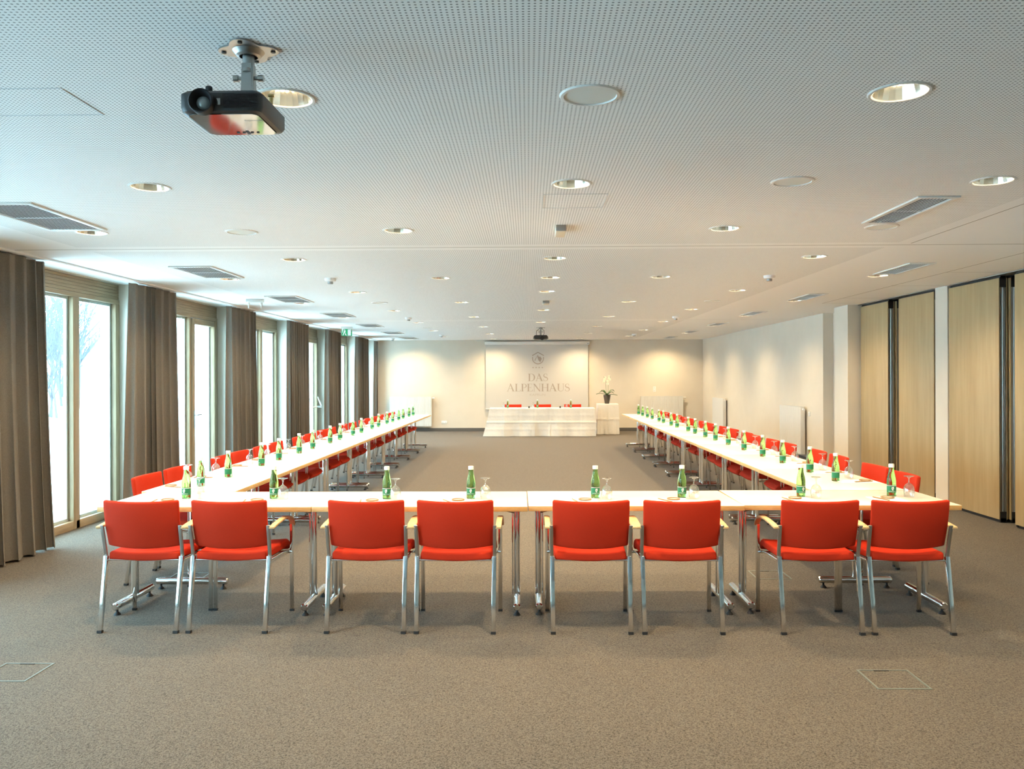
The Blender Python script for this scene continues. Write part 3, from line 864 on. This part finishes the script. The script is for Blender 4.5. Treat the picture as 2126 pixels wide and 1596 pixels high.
# ------------------------------------------------------------------ radiators, sockets
def radiator(loc, rz, L_, label, H=.86):
    t = thing('radiator', label, 'radiator', loc, rz, 'white panel radiators')
    z0 = .155
    f = MB(); n = int(L_ / .045); 
    pts = []
    for i in range(n):
        x0 = -L_ / 2 + L_ * i / n; w = L_ / n
        pts += [(x0, 0), (x0 + w * .30, 0), (x0 + w * .40, .006), (x0 + w * .60, .006), (x0 + w * .70, 0)]
    pts.append((L_ / 2, 0)); m_ = len(pts)
    f.add([(x, y, z0) for x, y in pts] + [(x, y, z0 + H) for x, y in pts], [(k, k + 1, m_ + k + 1, m_ + k) for k in range(m_ - 1)])
    f.box(-L_ / 2, L_ / 2, .008, .014, z0, z0 + H)
    f.build('front_panel', M['white_metal'], t, smooth=20)
    MB().box(-L_ / 2, L_ / 2, .070, .080, z0, z0 + H).build('rear_panel', M['white_metal'], t, bevel=.003)
    MB().box(-L_ / 2 - .004, -L_ / 2, 0, .08, z0, z0 + H).box(L_ / 2, L_ / 2 + .004, 0, .08, z0, z0 + H).build('side_cover', M['white_metal'], t, bevel=.002)
    g = MB(); g.box(-L_ / 2, L_ / 2, 0, .012, z0 + H, z0 + H + .006).box(-L_ / 2, L_ / 2, .068, .08, z0 + H, z0 + H + .006)
    for i in range(int(L_ / .03)):
        x = -L_ / 2 + .015 + i * .03
        g.box(x, x + .008, .012, .068, z0 + H, z0 + H + .004)
    g.build('top_grille', M['white_metal'], t, smooth=0)
    v = MB().tube([(L_ / 2 + .004, .04, z0 + H - .04), (L_ / 2 + .03, .04, z0 + H - .04)], .008, 10)
    v.lathe([(0, 0), (.018, .002), (.020, .05), (0, .055)], 16, c=(0, 0, 0)) if False else None
    v.tube([(L_ / 2 + .028, .04, z0 + H - .04), (L_ / 2 + .085, .04, z0 + H - .04)], .019, 14)
    v.build('thermostat_valve', M['white'], t)
    b = MB()
    for x in (-L_ / 2 + .15, L_ / 2 - .15): b.box(x - .015, x + .015, .08, .118, z0 + .1, z0 + H - .05)
    b.build('wall_bracket', M['satin'], t, smooth=0)
radiator((-3.43, YB - .12, 0), 0, 1.22, 'white ribbed radiator on the back wall left of the screen')
radiator((3.89, YB - .12, 0), 0, 1.22, 'white ribbed radiator on the back wall right of the orchid')
radiator((4.98, 21.75, 0), -PI / 2, 1.20, 'white radiator on the right wall farther from the camera')
radiator((4.98, 15.78, 0), -PI / 2, 1.25, 'white radiator on the right wall closer to the camera')

def plate(loc, n, vert, label, name='power_socket', cat='socket', rz=0):
    t = thing(name, label, cat, loc, rz)
    w, h = (.081, .081 * n) if vert else (.081 * n, .081)
    MB().box(-w / 2, w / 2, -.010, 0, -h / 2, h / 2).build('cover_plate', M['white'], t, bevel=.003)
    s = MB()
    for i in range(n):
        c = (i - (n - 1) / 2) * .081; cx, cz = (0, c) if vert else (c, 0)
        s.lathe([(.020, -.0), (.018, .006)], 18).xf(Matrix.Identity(4)) if False else None
        s.add([(cx + .021 * math.cos(2 * PI * k / 18), -.0105, cz + .021 * math.sin(2 * PI * k / 18)) for k in range(18)], [tuple(range(18))])
    s.build('socket_well', M['slat'], t, smooth=0)
plate((-2.455, YB - .001, .27), 2, False, 'double white power socket low on the back wall by the left radiator')
plate((3.69, YB - .001, 1.22), 2, True, 'white switch plate on the back wall above the right radiator', 'wall_switch', 'switch')
plate((5.099, 15.02, .90), 1, False, 'small white switch on the right wall beside the closer radiator', 'wall_switch', 'switch', -PI / 2)

# ------------------------------------------------------------------ floor boxes
def floor_box(cx, cy, label, s=.275):
    t = thing('floor_box', label, 'floor box', (cx, cy, 0), 0)
    h = s / 2; w = .011
    MB().box(-h, h, -h, -h + w, 0, .0025).box(-h, h, h - w, h, 0, .0025).box(-h, -h + w, -h + w, h - w, 0, .0025).box(h - w, h, -h + w, h - w, 0, .0025).build('frame', M['boxframe'], t, smooth=0)
    MB().box(-.05, .03, h - .018, h - .010, 0, .003).build('lid_slot', M['black'], t, smooth=0)
floor_box(-2.766, 4.385, 'square floor box outline in the carpet at lower left')
floor_box(1.898, 4.33, 'square floor box outline in the carpet at lower right')
floor_box(-2.71, 6.50, 'square floor box outline in the carpet under the left corner table')
floor_box(1.92, 6.60, 'square floor box outline in the carpet under the right corner table')

# ------------------------------------------------------------------ chairs
def make_chair():
    t = thing('armchair', 'x', 'chair', (0, 0, 0), 0, 'red conference armchairs')
    # backrest: bowed slab, corners forward
    nu, nv = 16, 8; vs_ = []; fs = []
    for j in range(nv + 1):
        v = j / nv
        for i in range(nu + 1):
            u = -1 + 2 * i / nu
            w = .233 + .004 * v
            zb_ = .527 - .014 * (1 - u * u)
            z = zb_ + (.818 - .006 * (1 - u * u) - zb_) * v
            y = -.185 - .065 * v + .050 * (u * u) - .012 * math.sin(PI * v)
            vs_.append((w * u, y, z))
    for j in range(nv):
        for i in range(nu):
            q = j * (nu + 1) + i; fs.append((q, q + 1, q + nu + 2, q + nu + 1))
    MB().add(vs_, fs).build('backrest', M['fabric'], t, smooth=60, solid=.030, bevel=.011, seg=3)
    # seat: dished slab with waterfall front
    nu, nv = 12, 14; vs_ = []; fs = []
    for j in range(nv + 1):
        v = j / nv; y = -.175 + .475 * v
        drop = .045 * max(0, (v - .80) / .20) ** 2
        y2 = y - .012 * max(0, (v - .85) / .15) ** 2
        for i in range(nu + 1):
            u = -1 + 2 * i / nu; w = .222 + .018 * min(1, v * 1.4)
            z = .454 + .010 * u * u + .010 * v - drop - .006 * math.sin(PI * v)
            vs_.append((w * u, y2, z))
    for j in range(nv):
        for i in range(nu):
            q = j * (nu + 1) + i; fs.append((q, q + 1, q + nu + 2, q + nu + 1))
    MB().add(vs_, fs).build('seat', M['fabric'], t, smooth=60, solid=.052, bevel=.014, seg=3)
    for s in (-1, 1):
        lg = MB().bar((s * .238, -.252, .012), (s * .241, -.170, .462), .028, .024, up=(0, 1, 0)).build('leg', M['chrome'], t, bevel=.004)
        MB().bar((s * .238, -.254, 0), (s * .238, -.252, .016), .030, .026, up=(0, 1, 0)).build('glide', M['black'], lg, smooth=0)
        lf = MB().strip([(s * .262, .245, .012), (s * .262, .245, .50), (s * .262, .244, .57), (s * .262, .238, .592)], .026, .012, (1, 0, 0)).build('leg', M['chrome'], t, bevel=.002)
        MB().box(s * .262 - .014, s * .262 + .014, .237, .253, 0, .014).build('glide', M['black'], lf, smooth=0)
        MB().strip([(s * .243, -.166, .452), (s * .2445, -.178, .52), (s * .2455, -.196, .60), (s * .247, -.212, .662)], .022, .012, (1, 0, 0)).build('back_support', M['satin'], t, bevel=.003)
        ar = [(-.215, .646), (-.12, .656), (.0, .663), (.09, .662), (.15, .654), (.20, .636), (.232, .611), (.247, .583)]
        MB().strip([(s * .268, y, z) for y, z in ar], .036, .016, (1, 0, 0)).build('armrest', M['maple'], t, bevel=.005, seg=3)
        MB().tube([(s * .238, -.165, .432), (s * .236, .10, .422), (s * .240, .225, .410), (s * .259, .243, .405)], .009, 10).build('side_rail', M['chrome'], t)
    MB().tube([(-.236, -.166, .436), (.236, -.166, .436)], .006, 8).build('cross_rail', M['chrome'], t)
    MB().tube([(-.258, .243, .400), (.258, .243, .400)], .008, 8).build('cross_rail', M['chrome'], t)
    return t
ch = Stamp(make_chair())
FR = [-2.424, -1.869, -1.011, -.4535, .389, .9515, 1.802, 2.352]
fl = ['leftmost', 'second from left', 'third from left', 'fourth from left', 'fourth from right', 'third from right', 'second from right', 'rightmost']
for i, x in enumerate(FR):
    ch.put((x, 5.322 + .001 * x, 0), random.uniform(-.008, .008), 'red armchair seen from behind in the front row, %s of eight' % fl[i])
LY = [6.47, 7.03, 7.99, 8.55, 9.16, 9.74, 10.66, 11.23, 12.02, 12.60, 13.42, 14.02, 14.88, 15.48, 16.24, 16.84, 17.62, 18.20]
RY = [6.55, 7.12, 7.98, 8.57, 9.46, 10.04, 10.72, 11.30, 12.05, 12.63, 13.55, 14.14, 14.98, 15.57, 16.40, 17.02, 17.75, 18.34]
for i, y in enumerate(LY):
    ch.put((-2.80 + random.uniform(-.02, .02), y, 0), -PI / 2 + random.uniform(-.05, .05), 'red armchair on the window side of the left table row, ' + near(i))
for i, y in enumerate(RY):
    ch.put((2.775 + random.uniform(-.02, .02), y, 0), PI / 2 + random.uniform(-.05, .05), 'red armchair on the wall side of the right table row, ' + near(i))
for i, x in enumerate([-.42, .41, 1.255]):
    ch.put((x, 22.95, 0), PI, 'red armchair behind the cloth-covered head table, %s of three' % ['left', 'middle', 'right'][i])

# ------------------------------------------------------------------ tables
def make_table(L_, D_, label='x'):
    t = thing('folding_table', label, 'table', (0, 0, 0), 0, 'white conference tables')
    MB().box(-L_ / 2 + .0015, L_ / 2 - .0015, -D_ / 2, D_ / 2, .707, .740, 0, 1).build('table_top', [M['top'], M['edge']], t, bevel=.0025)
    for s in (-1, 1):
        x = s * (L_ / 2 - .072)
        lg = MB().tube([(x, 0, .075), (x, 0, .707)], .021, 16).lathe([(.0, .0), (.030, .0), (.021, -.03)], 16, c=(x, 0, .707)).build('leg', M['chrome'], t)
        MB().tube([(x, -.270, .060), (x, -.262, .060), (x, .262, .060), (x, .270, .060)], [.018, .025, .025, .018], 16).build('foot_bar', M['chrome'], lg)
        for q in (-1, 1):
            MB().lathe([(0, 0), (.024, 0), (.020, .010), (.008, .022), (.007, .038)], 14, c=(x, q * .235, 0)).build('glide', M['black'], lg)
        MB().tube([(x - s * .030, .0, .08), (x - s * .030, .0, .64)], .006, 8).build('lock_rod', M['chrome'], lg)
        MB().tube([(x - s * .005, 0, .640), (x - s * .26, 0, .700)], .0065, 8).box(x - s * .27 - .02, x - s * .27 + .02, -.03, .03, .697, .707).build('brace', M['satin'], lg)
    MB().box(-L_ / 2 + .10, L_ / 2 - .10, -.012, .012, .682, .707).build('under_rail', M['satin'], t, smooth=0)
    return t
tf = Stamp(make_table(1.410, .715))
for i, (x, y, r) in enumerate([(-2.118, 5.692, -.001), (-.712, 5.702, .010), (.700, 5.732, .014), (2.114, 5.764, -.003)]):
    tf.put((x, y, 0), r, ['white table at the left corner of the front row', 'white table left of centre in the front row', 'white table right of centre in the front row', 'white table at the right corner of the front row'][i])
ts = Stamp(make_table(1.392, .70))
for i in range(9):
    ts.put((-2.522 - .003 * i, 6.06 + 1.392 * (i + .5), 0), PI / 2, 'white table of the left side row, ' + near(i))
for i in range(9):
    ts.put((2.440 + .005 * i, 6.13 + 1.402 * (i + .5), 0), PI / 2, 'white table of the right side row, ' + near(i))

# ------------------------------------------------------------------ bottles, glasses, pads
def make_bottle():
    t = thing('water_bottle', 'x', 'bottle', (0, 0, 0), 0, 'green glass water bottles')
    MB().lathe([(0, .006), (.022, .004), (.0285, 0), (.0305, .005), (.0305, .098), (.0295, .115), (.0265, .135), (.0215, .155), (.0180, .172), (.0170, .190), (.0172, .204), (0, .204)], 28).build('glass_body', M['bottle'], t, smooth=50)
    MB().lathe([(.0182, .200), (.0188, .203), (.0188, .221), (.0175, .2235), (0, .2235)], 20).build('cap', M['cap'], t)
    lb = MB(); R1 = .0308
    lb.lathe([(R1, .026), (R1, .070)], 32, mi=0).lathe([(R1 + .0001, .0715), (R1 + .0001, .0745)], 32, mi=1)
    L_ = lb.build('label', [M['green_label'], M['cap']], t)
    e = MB(); R2 = R1 + .0004
    def patch(u0, u1, z0, z1, n=4, a0=-PI / 2):
        for k in range(n):
            a = a0 + (u0 + (u1 - u0) * k / n) / R2; b = a0 + (u0 + (u1 - u0) * (k + 1) / n) / R2
            e.quad((R2 * math.cos(a), R2 * math.sin(a), z0), (R2 * math.cos(b), R2 * math.sin(b), z0), (R2 * math.cos(b), R2 * math.sin(b), z1), (R2 * math.cos(a), R2 * math.sin(a), z1))
    for a0 in (-PI / 2,):
        for u0, u1, z0, z1 in [(-.007, -.003, .048, .064), (-.003, .003, .044, .052), (.003, .008, .050, .066), (-.002, .003, .057, .066), (-.005, .006, .041, .043)]:
            patch(u0, u1, z0, z1, 2, a0)
    e.build('emblem', M['cap'], L_, smooth=0)
    cu = bpy.data.curves.new('tx', 'FONT'); cu.body = 'RÖMERQUELLE'; cu.size = .0082; cu.align_x = 'CENTER'; cu.resolution_u = 1
    o = bpy.data.objects.new('tx', cu); C.objects.link(o); dg = bpy.context.evaluated_depsgraph_get(); dg.update()
    me = bpy.data.meshes.new_from_object(o.evaluated_get(dg)); bpy.data.objects.remove(o)
    for v in me.vertices:
        a = -PI / 2 + v.co.x / R2; v.co = Vector((R2 * math.cos(a), R2 * math.sin(a), .0310 + v.co.y))
    me.materials.clear(); me.materials.append(M['cap'])
    o = bpy.data.objects.new('lettering', me); C.objects.link(o); o.parent = L_
    return t
def make_glass():
    t = thing('wine_glass', 'x', 'glass', (0, 0, 0), 0, 'upturned wine glasses')
    MB().lathe([(.0315, 0), (.0345, .015), (.0365, .035), (.0360, .055), (.0315, .074), (.022, .088), (.010, .096), (.0045, .101), (.0040, .118), (.0065, .132), (.014, .139), (.033, .1440), (.0345, .1455), (.033, .1465), (0, .1465)], 28).build('bowl_and_stem', M['wineglass'], t, smooth=70)
    return t
def make_pad():
    t = thing('notepad', 'x', 'notepad', (0, 0, 0), 0, 'white notepads on the tables')
    MB().box(-.105, .105, -.148, .148, 0, .003).build('sheets', M['paper'], t, smooth=0)
    MB().box(-.105, .105, .141, .149, .0, .0036).build('binding', M['cap'], t, smooth=0)
    return t
def make_coaster():
    t = thing('coaster', 'x', 'coaster', (0, 0, 0), 0, 'round wooden coasters')
    MB().lathe([(.036, .0), (.043, .001), (.045, .005), (.043, .009), (.037, .009), (.036, .004)], 24).build('rim', M['wood_small'], t)
    MB().lathe([(0, .004), (.037, .004)], 24).lathe([(0, .0), (.037, .0)], 24).build('inlay', M['cream'], t)
    return t
def make_pencil():
    t = thing('pencil', 'x', 'pencil', (0, 0, 0), 0, 'wooden pencils')
    MB().tube([(0, -.085, .0045), (0, .070, .0045), (0, .085, .0045)], [.0040, .0040, .0008], 6).build('shaft', M['wood_small'], t, smooth=0)
    return t
sb, sg, spd, sc_, spn = Stamp(make_bottle()), Stamp(make_glass()), Stamp(make_pad()), Stamp(make_coaster()), Stamp(make_pencil())
TZ = .7401
BX = [(-2.394, 5.724), (-1.776, 5.723), (-.982, 5.705), (-.398, 5.722), (.467, 5.744), (1.072, 5.766), (1.911, 5.811), (2.550, 5.834)]
GX = [(-2.29, 5.69), (-1.698, 5.67), (-.911, 5.64), (-.295, 5.677), (.540, 5.66), (1.145, 5.715), (1.985, 5.719), (2.645, 5.775)]
for i, (x, y) in enumerate(BX):
    w = fl[i]
    sb.put((x, y, TZ), random.uniform(-.25, .25), 'green water bottle on the front table row, %s of eight' % w)
    sg.put((*GX[i], TZ), 0, 'upturned wine glass on the front table row, %s of eight' % w)
    px, py = x - .10, y - .205
    spd.put((px, py, TZ), random.uniform(-.03, .03), 'white notepad on the front table row, %s of eight' % w)
    sc_.put((px + .02, py + .085, TZ + .0031), 0, 'round wooden coaster on the front table row, %s of eight' % w)
    spn.put((px - .05, py + .03, TZ + .0031), random.uniform(.1, .5), 'wooden pencil on the front table row, %s of eight' % w)
BL = [6.363, 6.951, 7.826, 8.375, 9.12, 9.70, 10.56, 11.12, 11.95, 12.55, 13.42, 14.0, 14.86, 15.46, 16.2, 16.78, 17.60, 18.22]
BR = [6.668, 7.272, 8.043, 8.725, 9.472, 10.212, 10.91, 11.522, 12.23, 12.75, 13.7, 14.26, 15.08, 15.58, 16.43, 17.1, 17.8, 18.45]
for sd, ys, nmv in ((-1, BL, 'left'), (1, BR, 'right')):
    for i, y in enumerate(ys):
        w = near(i); x = sd * (2.548 if sd < 0 else 2.470); rz = PI / 2 * sd + random.uniform(-.5, .5)
        sb.put((x, y, TZ), rz, 'green water bottle on the %s side table row, %s' % (nmv, w))
        sg.put((x + sd * .175, y + .18, TZ), 0, 'upturned wine glass on the %s side table row, %s' % (nmv, w))
        px = x + sd * .155; py = y - .04
        spd.put((px, py, TZ), PI / 2 + random.uniform(-.05, .05), 'white notepad on the %s side table row, %s' % (nmv, w))
        sc_.put((px + sd * .075, py + .03, TZ + .0031), 0, 'round wooden coaster on the %s side table row, %s' % (nmv, w))
        spn.put((px + sd * .03, py - .05, TZ + .0031), PI / 2 + random.uniform(-.4, .4), 'wooden pencil on the %s side table row, %s' % (nmv, w))

# ------------------------------------------------------------------ head table and plant stand under pressed cloths
def drape(name, cx, cy, w, d, h, flare, label, cols, rows, seedv, left=1.):
    """cloth over a table: top face and four hanging sides with pressed fold lines and gentle billows"""
    rnd = random.Random(seedv)
    vs_ = []; fs = []
    per = []
    n1 = max(8, int(w / .03)); n2 = max(6, int(d / .04))
    for i in range(n1): per.append((-w / 2 + w * i / n1, -d / 2, 0, -1))
    for i in range(n2): per.append((w / 2, -d / 2 + d * i / n2, 1, 0))
    for i in range(n1): per.append((w / 2 - w * i / n1, d / 2, 0, 1))
    for i in range(n2): per.append((-w / 2, d / 2 - d * i / n2, -1, 0))
    N = len(per); nz = 26
    ph = [rnd.uniform(0, 6) for _ in range(4)]
    for j in range(nz + 1):
        t = j / nz; z = h - .004 - (h - .012) * t
        for i, (x, y, nx, ny) in enumerate(per):
            u = i / N
            fl_ = flare * t ** 1.3 * (1 + .5 * math.sin(2 * PI * u * 3 + ph[0]))
            wob = .022 * t * math.sin(2 * PI * u * 9 + ph[1] + 2.2 * t) + .010 * t * math.sin(2 * PI * u * 19 + ph[2] - 3 * t)
            lx = (left - 1) * flare * t ** 1.1 * max(0, -x / (w / 2)) ** 6
            # pressed creases: shallow ridges along a grid
            cxl = (x + w / 2) / w * cols if ny else (y + d / 2) / d * 2
            cr = .012 * math.exp(-((cxl - round(cxl)) * (w / cols) / .016) ** 2) if 0 < round(cxl) < cols else 0
            rzv = t * rows; rr = .014 * math.exp(-((rzv - round(rzv)) / rows * h / .014) ** 2) if 0 < round(rzv) < rows else 0
            e = .004 + fl_ + wob + (cr + rr) * (.5 + t)
            ex, ey = x / (w / 2), y / (d / 2)
            ox = nx * e; oy = ny * e
            # corners swing outwards on both axes
            k1 = max(0, abs(ex) - .9) / .1; k2 = max(0, abs(ey) - .75) / .25
            if ny: ox += math.copysign(k1 * (fl_ + .01 * t), ex)
            if nx: oy += math.copysign(k2 * (fl_ + .01 * t), ey)
            vs_.append((x + ox - lx, y + oy, z))
    for j in range(nz):
        for i in range(N):
            a = j * N + i; b = j * N + (i + 1) % N; fs.append((a, b, b + N, a + N))
    top0 = len(vs_); 
    for i, (x, y, nx, ny) in enumerate(per): vs_.append((x, y, h))
    for i in range(N): fs.append((top0 + i, top0 + (i + 1) % N, (i + 1) % N, i))
    fs.append(tuple(range(top0, top0 + N)))
    o = MB().add(vs_, fs).build(name, M['cloth'], None, smooth=45)
    o.location = (cx, cy, 0); tag(o, label, 'tablecloth')
    return o
def plain_table(loc, w, d, h, label):
    t = thing('draped_table', label, 'table', loc, 0)
    MB().box(-w / 2, w / 2, -d / 2, d / 2, h - .03, h).build('table_top', M['maple'], t, smooth=0)
    for sx in (-1, 1):
        for sy in (-1, 1):
            MB().box(sx * (w / 2 - .05) - .02, sx * (w / 2 - .05) + .02, sy * (d / 2 - .05) - .02, sy * (d / 2 - .05) + .02, 0, h - .03).build('leg', M['satin'], t, smooth=0)
HX, HY = .378, 22.33
plain_table((HX, HY, 0), 2.80, .68, .742, 'long head table hidden under the white cloth before the screen')
drape('tablecloth', HX, HY, 2.815, .695, .750, .045, 'long white pressed tablecloth over the head table before the screen', 7, 4, 3, 3.2)
plain_table((2.205, 22.95, 0), .54, .54, .832, 'small square table hidden under the white cloth below the orchid')
drape('tablecloth', 2.205, 22.95, .555, .555, .840, .035, 'short white pressed tablecloth over the small plant table', 2, 2, 5)
hz = .7505
for i, (bx_, gx_) in enumerate([(-.548, -.66), (.255, .14), (1.155, 1.05)]):
    w = ['left', 'middle', 'right'][i]
    sb.put((bx_, 22.25, hz), 0, 'green water bottle on the white-clothed head table, %s of three' % w)
    sg.put((gx_, 22.33, hz), 0, 'upturned wine glass on the white-clothed head table, %s of three' % w)
    spd.put((bx_ + .14, 22.42, hz), 0, 'white notepad on the white-clothed head table, %s of three' % w)
def ball(x, label):
    t = thing('table_microphone', label, 'microphone', (x, 22.15, hz), 0, 'small black table microphones')
    MB().lathe([(0, 0), (.028, 0), (.028, .006), (0, .008)], 16).build('base', M['black'], t)
    MB().lathe([(0, .004), (.016, .008), (.024, .024), (.022, .040), (.012, .050), (0, .052)], 16).build('head', M['black'], t)
ball(.03, 'small round black knob on the head table, left one'); ball(.865, 'small round black knob on the head table, right one')

# orchid
ox_, oy_ = 2.195, 22.93; oz = .8405
orc = thing('potted_orchid', 'white orchid with two flower stems in a dark tapered pot', 'plant', (ox_, oy_, oz), 0)
MB().lathe([(0, 0), (.060, 0), (.064, .01), (.098, .215), (.102, .240), (.094, .240), (.090, .215), (0, .21)], 28).build('pot', M['pot'], orc)
lf = MB(); rnd = random.Random(4)
for a, ln_, up in [(PI * .98, .28, .05), (PI * 1.08, .20, .10), (.02, .27, .02), (.45, .22, .13), (-.5, .18, .08), (PI * .75, .2, .12), (-PI * .6, .17, .05)]:
    n = 10; prev = []
    for k in range(n + 1):
        t = k / n; r = .02 + ln_ * t; z = .235 + up * math.sin(t * 2.2) * 1.2 - .03 * t * t
        wd = .034 * math.sin(PI * min(1, .12 + t * .9)) ** .7 if k < n else .001
        c, s = math.cos(a), math.sin(a); px_, py_ = r * c, r * s
        prev.append([(px_ - s * wd, py_ + c * wd, z + .012), (px_, py_, z), (px_ + s * wd, py_ - c * wd, z + .012)])
    for k in range(n):
        for q in (0, 1): lf.quad(prev[k][q], prev[k][q + 1], prev[k + 1][q + 1], prev[k + 1][q])
lf.build('leaves', M['leaf'], orc, smooth=60, solid=.003)
for sx, tip in ((-.03, -1), (.035, 1)):
    p = [(sx * .4, 0, .22), (sx * .8, 0, .35), (sx * 1.1, 0, .50), (sx * .9, 0, .62), (sx + tip * .02, 0, .70), (sx + tip * .06, -.02, .745)]
    MB().tube(p, .004, 8).build('flower_stem', M['stem'], orc)
def flower(c, s, rz, tilt):
    f = MB()
    for k in range(5):
        a = 2 * PI * k / 5 + PI / 2; w = s * (.62 if k in (1, 4) else .40); L_ = s
        dx, dz = math.cos(a), math.sin(a)
        pts = [(0, 0, 0), (dx * L_ * .45 - dz * w, -.006, dz * L_ * .45 + dx * w), (dx * L_ * .85 - dz * w * .7, .0, dz * L_ * .85 + dx * w * .7), (dx * L_, .004, dz * L_), (dx * L_ * .85 + dz * w * .7, 0, dz * L_ * .85 - dx * w * .7), (dx * L_ * .45 + dz * w, -.006, dz * L_ * .45 - dx * w)]
        f.add(pts, [tuple(range(6))])
    f.lathe([(0, -.006), (.006, 0), (0, .008)], 8, c=(0, -.008, -.004), mi=1)
    f.xf(Matrix.Translation(c) @ Matrix.Rotation(rz, 4, 'Z') @ Matrix.Rotation(tilt, 4, 'X'))
    f.build('flower', [M['petal'], M['wood_small']], orc, smooth=0, solid=.0015)
for i in range(13):
    sgn = -1 if i % 2 else 1; t = (i // 2) / 6
    cx = (-.045 if sgn < 0 else .05) + sgn * (.055 * (1 - t)) * rnd.uniform(.3, 1.1) * sgn * (1 if rnd.random() > .5 else -1)
    flower((cx, -.02 + rnd.uniform(-.02, .02), .56 + .19 * t + rnd.uniform(-.015, .015)), .036, rnd.uniform(-.7, .7), rnd.uniform(-.3, .3))

# ------------------------------------------------------------------ outside: snowy slope, bare shrubs
def gz(x, y):
    d = -5.4 - x
    return -.03 + (0 if d < 1.5 else (d - 1.5) * .16) + .12 * math.sin(x * .7 + y * .45) * min(1, max(0, d - 1) / 5) + .05 * math.sin(2.3 * x + 1.7 * y) * min(1, max(0, d - 1) / 3)
gr = MB(); nx_, ny_ = 70, 80; vs_ = []; fs = []
for j in range(ny_ + 1):
    for i in range(nx_ + 1):
        x = -4.99 - 55 * (i / nx_) ** 1.4; y = -14 + 90 * j / ny_
        vs_.append((x, y, gz(x, y)))
for j in range(ny_):
    for i in range(nx_):
        q = j * (nx_ + 1) + i; fs.append((q, q + 1, q + nx_ + 2, q + nx_ + 1))
gr.add(vs_, fs)
o = gr.build('snow_slope', M['snow'], None, smooth=180)
tag(o, 'bright snow-covered slope rising outside the windows', 'snow', None, 'stuff')
def shrub(seedv, h):
    rnd = random.Random(seedv); mb = MB()
    def branch(p, d, L_, r, depth):
        n = 3; pts = [p]; q = Vector(p); dd = Vector(d)
        for k in range(n):
            dd = (dd + Vector((rnd.uniform(-.18, .18), rnd.uniform(-.18, .18), rnd.uniform(-.02, .12)))).normalized()
            q = q + dd * (L_ / n); pts.append(tuple(q))
        mb.tube(pts, [r, r * .85, r * .7, r * .5], 5, cap=False)
        if depth > 0:
            for k in range(4 if depth > 1 else 5):
                s = pts[rnd.choice((1, 2, 3))]; nd = (dd + Vector((rnd.uniform(-.8, .8), rnd.uniform(-.8, .8), rnd.uniform(0, .6)))).normalized()
                branch(s, nd, L_ * rnd.uniform(.5, .75), r * .55, depth - 1)
    for k in range(4):
        branch((rnd.uniform(-.2, .2), rnd.uniform(-.2, .2), -.1), (rnd.uniform(-.3, .3), rnd.uniform(-.3, .3), 1), h * .5, .035, 3)
    return mb
protos = [shrub(11, 3.6), shrub(12, 3.0)]
sh = []
for k, (x, y, s) in enumerate([(-11.6, 20.5, 1), (-12.9, 22.6, 1.1), (-14.4, 24.5, 1.1), (-15.5, 27.5, 1.2), (-10.9, 18.6, .8), (-17.5, 29.5, 1.3), (-13.8, 20.2, 1.1), (-13.3, 18.0, .9), (-16.4, 25.2, 1.25)]):
    if k < 2: o = protos[k].build('bare_shrub', M['bark'], None)
    else: o = sh[k % 2].copy(); C.objects.link(o)
    sh.append(o); o.location = (x, y, gz(x, y)); o.rotation_euler = (0, 0, k * 1.3); o.scale = (s, s, s)
    tag(o, 'leafless frosty shrub on the snowy slope outside the windows', 'shrub', 'leafless shrubs outside')
